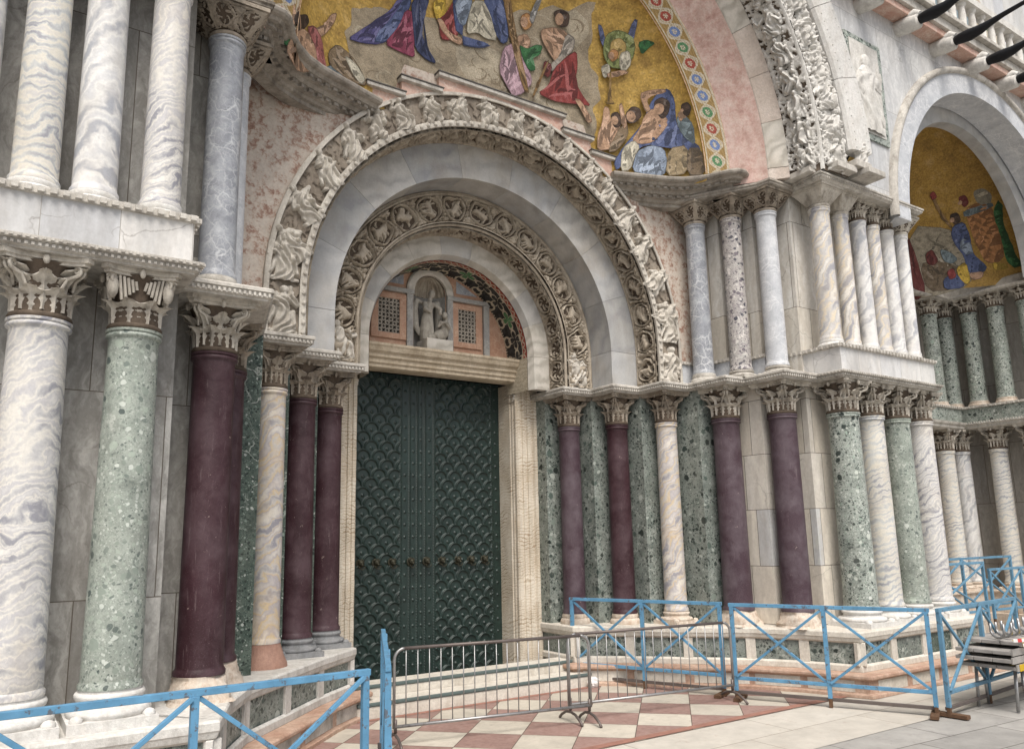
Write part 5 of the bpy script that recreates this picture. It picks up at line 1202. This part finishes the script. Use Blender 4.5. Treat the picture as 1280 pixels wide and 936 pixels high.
# patterned border band of the big lunette
def border_index(S, T, Wd):
    Pd = .30; k = np.floor(S/Pd); a = (S/Pd-k-.5)*Pd; b = T-Wd/2; m = np.full(S.shape, 5.)
    m = np.where(np.abs(np.abs(b)-Wd*.42) < .02, 0, m); m = np.where(np.abs(b) > Wd*.46, 7, m)
    for ph in (0, PI): w = Wd*.30*np.sin(PI*S/Pd+ph); m = np.where(np.abs(b-w) < .022, 0, m)
    ca, sa = math.cos(.5), math.sin(.5); A2 = a*ca+b*sa; B2 = -a*sa+b*ca
    e = np.hypot(A2/.105, B2/.075); col = np.array([2, 3, 4])[(k.astype(int)*2+(k.astype(int)//5)) % 3]
    m = np.where(e < 1.25, 0, m); m = np.where(e < 1.0, col, m); m = np.where((e < .5) & (np.abs(np.sin(np.arctan2(B2, A2)*2.5)) > .5), 0, m)
    return m
mb = MB(); w = .42; tot = PI*3.85
S = np.linspace(0, tot, 1000); T = np.linspace(0, w, 36); S, T = np.meshgrid(S, T, indexing='ij'); a_ = S/3.85; R_ = 3.66+T
P = np.stack([-np.cos(a_)*R_, 8.78-T*.45, 8.6+np.sin(a_)*R_], -1); mb.grid(P, border_index(S, T, w))
mb.build('mosaic_border', ['b_white', 'b_black', 'b_red', 'b_green', 'b_blue', 'b_ochre', 'b_dark', 'b_pinkish'], F, fix=False)
# rose soffit and voussoirs
mb = MB(); arch_sweep(mb, [(4.08, 8.59), (4.11, 8.57), (4.46, 8.10)], 8.6, 8.39, na=96); mb.build('rose_soffit', 'pink_soffit', F, True)
mb = MB(); arch_blocks(mb, [(4.46, 8.11), (4.47, 8.085), (4.70, 7.84), (4.73, 7.86), (4.73, 8.3), (4.5, 8.3)], 8.6, 8.39, 17, gap=.008, nm=2); mb.build('voussoir_arch', ['voussoir', 'plain_ring'], F, bevel=.006)
# big carved arch: splayed soffit band and face band, then a white studded moulding
def splay_map(r0, y0, r1, y1):
    n = Vector((-(y1-y0)*0-abs(y1-y0), -(r1-r0))); L = math.hypot(r1-r0, y1-y0); nr, ny = -abs(y0-y1)/L, -abs(r1-r0)/L
    def f(S, T, H):
        a = S; R = r0+(r1-r0)*T+nr*H; return np.stack([-np.cos(a)*R, y0+(y1-y0)*T+ny*H, 8.6+np.sin(a)*R], -1)
    return f
def big_band(mb, r0, y0, r1, y1, amp, seed, a0=0., a1=PI, res=.014):
    L = math.hypot(r1-r0, y1-y0); rm = (r0+r1)/2; A = np.linspace(a0, a1, int((a1-a0)*rm/res)); T = np.linspace(0, 1, int(L/res)+2); A, T = np.meshgrid(A, T, indexing='ij')
    H = leafy(A*rm/.9, T*L/.9, seed, 10.); H = sstep(.34, .6, H)*(.5+H); keep = (H[:-1, :-1]+H[1:, 1:])/2 > .15; mb.grid(splay_map(r0, y0, r1, y1)(A, T, H*amp*.55), 0, keep)
mb = MB(); big_band(mb, 4.73, 7.85, 4.90, 7.36, .05, 2, .25, PI+.02); big_band(mb, 4.93, 7.35, 5.58, 7.32, .06, 6, .25, PI+.02)
arch_sweep(mb, [(4.89, 7.37), (4.90, 7.32), (4.94, 7.32), (4.95, 7.36)], 8.6, 8.39, na=90)
arch_sweep(mb, [(4.74, 8.0), (4.735, 7.855), (4.905, 7.365), (4.93, 7.355), (5.6, 7.325)], 8.6, 8.39, na=90, m=1)
bigarch = mb.build('carved_arch', ['carved_pale', 'shaded_ground'], F, True, fix=False); bigarch['label'] = 'great white carved arch with high relief figures at the upper right'
def on_band(a0, r0, y0, r1, y1, tc):
    rm = (r0+r1)/2; L = math.hypot(r1-r0, y1-y0); f = splay_map(r0, y0, r1, y1)
    return lambda a, b, H: f(a0-(-b)/rm*-1, tc+a/L, H)
for i, zf in enumerate(np.arange(8.42, 12.4, .47)):
    ang = PI-max(0., math.asin(min(1, (zf-8.6)/4.82))) if zf > 8.6 else PI+ (8.6-zf)/4.82
    patch('relief_figure', bigarch, 'carved_pale', fig_h, .48, .52, .15, 100+i, [12, 10, 11][i % 3], on_band(ang, 4.74, 7.84, 4.91, 7.35, .5))
for i, zf in enumerate(np.arange(8.40, 12.6, .56)):
    ang = PI-max(0., math.asin(min(1, (zf-8.6)/5.25))) if zf > 8.6 else PI+(8.6-zf)/5.25
    patch('relief_figure', bigarch, 'carved_pale', fig_h, .56, .60, .13, 130+i, [10, 12, 11][i % 3], on_band(ang, 4.93, 7.35, 5.58, 7.32, .5))
mb = MB(); arch_blocks(mb, [(5.60, 7.42), (5.60, 7.27), (5.64, 7.215), (5.70, 7.20), (6.06, 7.15), (6.13, 7.155), (6.15, 7.20), (6.15, 7.42)], 8.6, 8.6, 13, gap=.012, a0=.1, a1=PI-.05)
for A in np.linspace(.1, PI-.06, 120):
    for q in (5.74, 6.05): mb.ball((-math.cos(A)*q, 7.193-(q-5.74)*.13, 8.6+math.sin(A)*q), .016, 5)
mb.build('studded_moulding', 'white_base', F, bevel=.004)
mb = MB(); mb.box(5.08, 5.62, 7.16, 7.5, 8.42, 8.53); mb.box(5.56, 6.02, 7.12, 7.5, 8.535, 8.66); mb.box(5.75, 6.24, 7.02, 7.5, 8.425, 8.53); mb.box(4.72, 6.0, 7.46, 8.4, 8.36, 8.46); mb.build('corbel', 'moulding', F, bevel=.01)
patch('relief_figure', bigarch, 'carved_pale', fig_h, .40, .44, .14, 177, 0, planar(5.92, 8.64, 0, 7.28))

# ---------------- outer wall above, relief panel, next bay arch
AR = [(7.4, 4.05, 8.02)]
NXC, NZC = 11.1, 8.05
mb = MB()
def wall_top(x0, x1, zt=12.55):
    xs = np.linspace(x0, x1, 60); lo = []
    for x in xs:
        z = 8.38
        if abs(x) < 6.0: z = max(z, 8.6+math.sqrt(36-x*x))
        if abs(x-NXC) < 3.95: z = max(z, NZC+math.sqrt(3.95**2-(x-NXC)**2))
        lo.append(min(z, zt))
    mb.grid(np.array([[(x, 7.42, l) for x, l in zip(xs, lo)], [(x, 7.42, zt) for x in xs]]))
wall_top(3.2, 15.4); wall_top(-10.5, -3.2)
wall_top(-3.2, 3.2, 13.8); mb.build('wall', 'slab_white', F)
# relief panel
mb = MB(); mb.box(6.02, 7.16, 7.385, 7.415, 9.40, 11.45, 1); mb.box(6.14, 7.04, 7.372, 7.38, 9.52, 11.33, 0)
rp = mb.build('relief_panel', ['carved_pale', 'verde'], F)
patch('relief_figure', rp, 'carved_pale', fig_h, .80, 1.55, .055, 300, 0, planar(6.6, 9.56, 0, 7.37))
# ring arches of the next bay
mb = MB(); arch_blocks(mb, [(3.53, 7.37), (3.97, 7.37), (3.97, 7.44), (3.53, 7.98)], NZC, 8.03, 15, NXC); mb.build('grey_arch', 'bardiglio_pale', F, bevel=.006)
mb = MB(); arch_sweep(mb, [(3.96, 7.40), (3.97, 7.33), (4.02, 7.30), (4.08, 7.31), (4.11, 7.36), (4.11, 7.43)], NZC, 8.03, NXC, na=80); mb.build('arch_moulding', 'moulding', F, True)
mb = MB(); arch_blocks(mb, [(2.72, 8.02), (3.56, 8.00), (3.56, 8.12), (2.72, 8.28)], 8.6, 8.3, 9, 11.3); mb.build('grey_arch', 'grey_arch', F, bevel=.006)
# next bay box: back and side walls, bands, plinth
BY = [(7.6, 11.0), (15.05, 11.0), (15.05, 7.4), (19, 7.4)]
mb = MB(); sweep(mb, BY, [(0, .1), (0, ZT)], 1, 0, False); sweep(mb, BY, [(0, ZB), (0, 8.4)], 1, 0, False); mb.build('wall', 'slab_beige', F)
mb = MB(); sweep(mb, BY, [(.85, ZA+.012), (.85, ZB-.07)], 1, 0, False); mb.build('green_band', 'verde', F)
mb = MB(); sweep(mb, BY, [(-.1, ZT), (.84, ZT), (.88, ZT+.03), (.88, ZT+.08), (.92, ZT+.11), (.92, ZA-.01), (.84, ZA+.01)], 1, 0, False); dentils(mb, BY, ZT+.12, ZT+.17, .92, .02, .06)
sweep(mb, BY, [(.84, ZB-.07), (.88, ZB-.065), (.88, ZB-.005), (-.1, ZB)], 1, 0, False); dentils(mb, BY, ZB-.058, ZB-.015, .88, .035, .10, fill=.55)
sweep(mb, BY, [(-.1, 8.22), (.82, 8.22), (.86, 8.25), (.86, 8.29), (.70, 8.36), (.62, 8.54), (.58, 8.57), (-.5, 8.575)], 1, 0, False); dentils(mb, BY, 8.25, 8.28, .86, .02, .06)
mb.build('cornice', 'moulding', F)
mb = MB(); sweep(mb, BY, [(1.2, -.02), (1.2, .40), (.95, .402), (.95, .86), (1.0, .88), (1.0, .91), (-.1, .912)], 1, 0, False); mb.build('plinth', 'rough_base', F)
mb = MB(); mb.box(7.96, 8.3, 8.1, 11, .2, 8.4); mb.build('wall', 'slab_grey', F)
# rough inner masses so that nothing is see-through from another side
mb = MB(); mb.box(-10.5, -5.0, 12.0, 12.4, 0, 8.4); mb.box(-6.2, 8.2, 12.36, 12.6, 0, 14); mb.box(-10.5, 19, 11.9, 12.3, 8.6, 14); mb.build('wall', 'black', F)

# ---------------- balcony with water spouts
mb = MB()
mb.box(3.0, 19, 7.05, 7.6, 12.42, 12.60); mb.box(3.0, 19, 6.95, 7.6, 12.61, 12.70)
mb.build('balcony_ledge', ['moulding'], F, bevel=.01)
mb = MB(); mb.box(3.0, 19, 7.12, 7.5, 12.27, 12.415); mb.build('rose_frieze', 'pink', F, bevel=.01)
mb = MB(); mb.box(3, 19, 7.1, 7.35, 12.72, 12.84); mb.box(3, 19, 7.08, 7.37, 13.52, 13.68)
for i, x in enumerate(np.arange(4.0, 18, .42)): mb.lathe([(.10, 0), (.10, .05), (.065, .10), (.075, .38), (.06, .58), (.10, .63), (.10, .68)], 12, (x, 7.22, 12.84))
mb.build('balustrade', 'carved_pale', F, True, angle=40)
mb = MB(); mb.box(3, 19, 9.0, 9.3, 12.6, 18); mb.build('upper_wall', 'attic', F)
mb = MB(); S = np.linspace(0, PI*2.8, 240); T = np.linspace(0, 1.0, 40); S, T = np.meshgrid(S, T, indexing='ij'); a_ = S/2.8
P = np.stack([13.6-np.cos(a_)*(2.6+T), np.full_like(S, 8.98), 13.7+np.sin(a_)*(2.6+T)], -1); mb.grid(P, border_index(S, T, 1.0)); mb.build('mosaic_border', ['b_white', 'b_black', 'b_red', 'b_green', 'b_blue', 'b_white', 'b_dark', 'b_pinkish'], F, fix=False)
mb = MB(); n = 40; mb.add([(13.6-2.6*math.cos(a), 8.985, 13.7+2.6*math.sin(a)) for a in np.linspace(0, PI, n)], [tuple(range(n))]); mb.build('mosaic', 't_bluegrey', F)
for x in (5.33, 6.64, 7.95, 9.25, 10.56, 11.87, 13.2):
    e = MB(); e.tube([(x, 7.45, 12.16), (x, 7.2, 12.12), (x, 6.98, 12.08), (x, 6.96, 12.08)], [.15, .16, .14, .10], 16)
    e.tube([(x-.02, 7.3, 12.20), (x, 7.02, 12.27), (x, 6.94, 12.22)], [.08, .10, .05], 8)
    bo = e.build('spout_corbel', 'carved_pale', F, True, angle=50)
    e = MB(); e.tube([(x, 7.02, 12.10), (x, 6.86, 12.10), (x, 6.68, 12.08), (x, 6.48, 12.08), (x, 6.28, 12.11), (x, 6.05, 12.14), (x, 5.75, 12.16), (x, 5.45, 12.18), (x, 5.43, 12.18)], [.08, .105, .12, .095, .065, .05, .042, .044, .025], 14)
    e.build('water_spout', 'spout', bo, True)

# ------------------------------------------------------------------ statue in the niche
def fused(name, parts, mat, vox, loc, rz=0, parent=None):
    mb = MB()
    for p in parts:
        if p[0] == 'b': mb.ball(p[1], p[2], 14)
        else: mb.tube(p[1], p[2], 12)
    o = mb.build(name, mat, parent, True, loc=loc); o.rotation_euler = (0, 0, rz)
    r = o.modifiers.new('remesh', 'REMESH'); r.mode = 'VOXEL'; r.voxel_size = vox; r.use_smooth_shade = True
    sm = o.modifiers.new('smooth', 'SMOOTH'); sm.iterations = 3; sm.factor = .5
    return o
sx, sy, sz = -.05, 11.93, 5.58
t = empty('statue', (sx, sy, sz)); tag(t, 'weathered stone angel with a kneeling figure in the shell niche over the door', 'statue')
mb = MB(); mb.box(-.22, .30, -.16, .26, 0, .24); mb.build('pedestal', 'plain_ring', t, bevel=.012)
pp = [('t', [(-.10, .06, .24), (-.11, .06, .42), (-.11, .06, .62), (-.09, .05, .80), (-.07, .04, .93)], [.13, .125, .105, .085, .10]), ('t', [(-.07, .04, .92), (-.05, .03, 1.03)], [.045, .04]), ('b', (-.04, .01, 1.09), (.062, .07, .08)),
      ('t', [(-.17, .04, .92), (-.20, -.05, .78), (-.10, -.10, .72)], [.045, .04, .032]), ('t', [(.03, .03, .92), (.10, -.06, .80), (.06, -.12, .70)], [.045, .04, .032])]
for k in range(7): a = k*.9; pp.append(('t', [(-.10+.12*math.cos(a), .06+.12*math.sin(a), .25), (-.09+.075*math.cos(a), .05+.075*math.sin(a), .75)], [.022, .012]))
for sg in (-1, 1): pp.append(('t', [(-.07+sg*.08, .12, .93), (-.07+sg*.20, .14, .98), (-.07+sg*.25, .15, .80), (-.07+sg*.22, .14, .50), (-.07+sg*.16, .13, .34)], [.04, .06, .075, .06, .02]))
fused('angel_figure', pp, 'statue', .011, (0, 0, 0), 0, t)
pp = [('t', [(.00, -.04, .28), (.10, -.04, .33), (.17, -.02, .36)], [.09, .12, .10]), ('t', [(.17, -.02, .34), (.19, -.03, .50), (.17, -.05, .60)], [.10, .085, .08]), ('b', (.17, -.08, .70), (.055, .06, .07)), ('t', [(.20, -.04, .68), (.24, 0, .56)], [.05, .04]),
      ('t', [(.11, -.06, .58), (.03, -.12, .48), (.10, -.15, .56)], [.036, .03, .026]), ('t', [(.23, -.05, .58), (.25, -.13, .46), (.14, -.16, .55)], [.036, .03, .026]), ('t', [(-.14, -.03, .27), (.06, -.03, .31)], [.05, .08])]
fused('kneeling_figure', pp, 'statue', .011, (0, 0, 0), 0, t)

# ------------------------------------------------------------------ blue railings
def railing(p0, p1, label, h=1.36, nb=2, z0=0., mat='blue_paint', group='blue railing panels', brace='x', low=True, w=.048):
    p0 = Vector((p0[0], p0[1], z0)); p1 = Vector((p1[0], p1[1], z0)); d = p1-p0; L = d.length; rz = math.atan2(d.y, d.x)
    t = empty('railing', p0, rz); tag(t, label, 'railing', group)
    def part(n, a, b, ww, m=mat): mb = MB(); mb.bar(a, b, ww); return mb.build(n, m, t, bevel=.004)
    part('top_rail', (-.04, 0, h-w/2), (L+.04, 0, h-w/2), w*1.05); part('bottom_rail', (0, 0, .30), (L, 0, .30), w)
    if low: part('base_rail', (0, .03, .10), (L, .03, .10), w*.9, 'galv_brown')
    for i in range(nb+1):
        x = L*i/nb; part('post', (x, 0, .12), (x, 0, h-w), w*1.15); part('post_foot', (x, 0, 0), (x, 0, .125), w*1.0, 'rust')
    for i in range(nb):
        a, b = L*i/nb+w/2, L*(i+1)/nb-w/2
        part('brace', (a, .004, h-w*1.2), (b, .004, .32), w*.72); part('brace', (a, -.030, .32), (b, -.030, h-w*1.2), w*.72)
    return t
def railing_plate(t, x):
    mb = MB(); mb.box(x-.05, x+.05, -.22, .22, .0, .05); mb.build('foot_plate', 'rust', t, bevel=.006)
a = railing((2.0, 10.86), (3.0, 8.52), 'blue crossed railing in front of the purple columns, farthest back panel'); railing_plate(a, 2.5)
b = railing((2.99, 8.28), (4.12, 5.97), 'blue crossed railing in the middle, in front of the right pier corner'); railing_plate(b, .05); railing_plate(b, 2.55)
c_ = railing((4.22, 5.86), (6.75, 6.08), 'blue railing running right behind the stacked walkway boards', mat='blue_dull'); railing_plate(c_, .03)
railing((-6.40, 6.15), (-3.76, 6.20), 'blue railing across the foot of the left pier', h=1.36)
railing((-3.52, 6.28), (-2.45, 8.72), 'blue railing seen edge on, turned inward beside the left railing', h=1.36, nb=2)
railing((9.0, 8.75), (11.3, 8.70), 'blue railing on the raised floor of the next bay, front one', h=1.30, z0=.40, mat='blue_dull', nb=1, low=False)
railing((9.6, 9.35), (13.6, 9.20), 'blue railing on the raised floor of the next bay, rear one', h=1.36, z0=.40, mat='blue_dull', nb=2, low=False)
railing((11.45, 8.65), (13.8, 8.50), 'blue railing on the raised floor at the right edge', h=1.15, z0=.40, mat='blue_dull', nb=2, low=False)

# ------------------------------------------------------------------ crowd barriers
def barrier(p0, p1, label, h=1.10, brown=True, nbar=17):
    p0 = Vector((p0[0], p0[1], 0)); p1 = Vector((p1[0], p1[1], 0)); d = p1-p0; L = d.length; rz = math.atan2(d.y, d.x)
    t = empty('crowd_barrier', p0, rz); tag(t, label, 'barrier', 'steel crowd barriers')
    R = .13; arc = lambda cx, cz, a0, a1: [(cx+R*math.cos(a), 0, cz+R*math.sin(a)) for a in np.linspace(a0, a1, 7)]
    mb = MB(); mb.tube([(0, 0, .20), (0, 0, h-R)]+arc(R, h-R, PI, PI/2)[1:], .019, 10); mb.build('end_tube', 'galv', t, True)
    mb = MB(); mb.tube([(L, 0, .20), (L, 0, h-R)]+arc(L-R, h-R, 0, PI/2)[1:], .019, 10); mb.build('end_tube', 'galv', t, True)
    mb = MB(); mb.tube([(R-.01, 0, h), (L-R+.01, 0, h)], .020, 10); mb.build('top_tube', 'galv_brown', t, True)
    mb = MB(); mb.tube([(0, 0, .22), (L, 0, .22)], .019, 10); mb.build('bottom_tube', 'galv', t, True)
    for i in range(nbar):
        x = L*(i+1)/(nbar+1); mb = MB(); mb.tube([(x, 0, .22), (x, 0, h)], .0072, 6); mb.build('bar', 'galv', t, True)
    for x in (.02, L-.02):
        mb = MB(); mb.tube([(x, 0, .30), (x, 0, .15)], .02, 8)
        mb.tube([(x, -.30, .012), (x, -.24, .06), (x, -.12, .115), (x, 0, .13), (x, .12, .115), (x, .24, .06), (x, .30, .012)], .018, 8); mb.build('foot', 'galv_brown', t, True)
    return t
barrier((-2.22, 8.90), (.36, 8.42), 'grey steel crowd barrier on the left, in front of the door')
barrier((.16, 8.62), (2.86, 8.22), 'grey steel crowd barrier on the right, in front of the purple columns')

# ------------------------------------------------------------------ stacked flood walkway boards
def board(z, label, dx=0., th=.095, yel=True):
    t = empty('walkway_board', (4.95+dx, 5.38, z)); tag(t, label, 'walkway board', 'stacked flood walkway boards')
    t.rotation_euler = (0, 0, .05)
    for i in range(3):
        mb = MB(); mb.box(0, 2.9, i*.235, i*.235+.225, 0, th*.5); mb.build('plank', 'wood_grey', t, bevel=.005)
    mb = MB(); mb.box(0, 2.9, -.028, -.003, -.01, th*.8); mb.build('side_beam', 'wood_grey', t, bevel=.004)
    if yel: mb = MB(); mb.box(.05, 2.9, -.036, -.029, -.008, th*.80); mb.box(.12, 2.9, -.03, .12, th*.505, th*.56); mb.build('edge_stripe', 'yellow', t)
    return t
board(.545, 'lowest grey walkway board with yellow edge resting on steel legs', .10)
board(.645, 'second grey walkway board from the bottom of the stack', 0, yel=False)
board(.745, 'third grey walkway board, just under the topmost board', .02, yel=False)
board(.845, 'topmost walkway board with yellow edge, under the upturned legs', .26)
def trestle(loc, label, flip=False, h=.53, group='walkway trestles', rz=0.):
    t = empty('trestle', loc, rz); tag(t, label, 'trestle', group)
    for dy in (0, .5) if not flip else (0,):
        mb = MB(); sg = -1 if flip else 1
        if flip:
            r = .085; pts = [(0, 0, h)]+[(0, 0, .12)]+[(r-r*math.cos(a), 0, r+.02-r*math.sin(a)) for a in np.linspace(.2, PI-.2, 7)]+[(2*r, 0, .12), (2*r, 0, h*.9)]
            pts = [(p[1]*0+p[0]*.9, p[0]*1.6, p[2]) for p in pts]; mb.tube(pts, .018, 8)
        else: mb.tube([(-.03, dy, 0), (.02, dy, h), (.20, dy, h), (.25, dy, 0)], .023, 8)
        mb.build('leg_frame', 'galv', t, True)
    if not flip: mb = MB(); mb.bar((.11, 0, h), (.11, .5, h), .03); mb.build('cross_bar', 'galv', t)
    return t
trestle((5.22, 5.48, 0), 'steel trestle legs under the stacked walkway boards')
trestle((6.9, 5.55, 0), 'steel trestle legs under the far end of the walkway boards')
for i in range(7):
    trestle((5.16+i*.24, 5.52+i*.012, .90), 'upturned steel leg frame lying in the row on top of the walkway boards', True, .22, 'upturned leg frames on the boards', .1*(i % 3-1))
t = empty('warning_tape', (4.74, 5.33, .8)); tag(t, 'red and white striped tape draped over the walkway boards', 'tape')
def tape(pts, n):
    for k in range(n):
        a = Vector(pts[0]).lerp(Vector(pts[1]), k/n); b = Vector(pts[0]).lerp(Vector(pts[1]), (k+1)/n); sag = lambda f: -.03*math.sin(PI*f)
        a.z += sag(k/n); b.z += sag((k+1)/n)
        mb = MB(); mb.add([a, b, b+Vector((0, .004, .045)), a+Vector((0, .004, .045))], [(0, 1, 2, 3)]); mb.build('stripe', 'tape_red' if k % 2 else 'tape_white', t)
tape([(.18, -.03, .125), (1.4, .02, .12)], 10); tape([(.42, -.03, .05), (1.35, -.03, -.16)], 8)

# crumpled paper on the paving
mb = MB(); mb.ball((0, 0, .07), (.10, .07, .09), 14); o = mb.build('crumpled_paper', 'tape_white', None, False, loc=(1.95, 10.30, 0))
for v_ in o.data.vertices:
    k = .6+.8*float(vnoise(np.array(v_.co.x*40+3), np.array(v_.co.z*40+v_.co.y*31))); v_.co.x *= k; v_.co.y *= k
tag(o, 'crumpled white paper lying at the foot of the blue railing by the steps', 'litter')
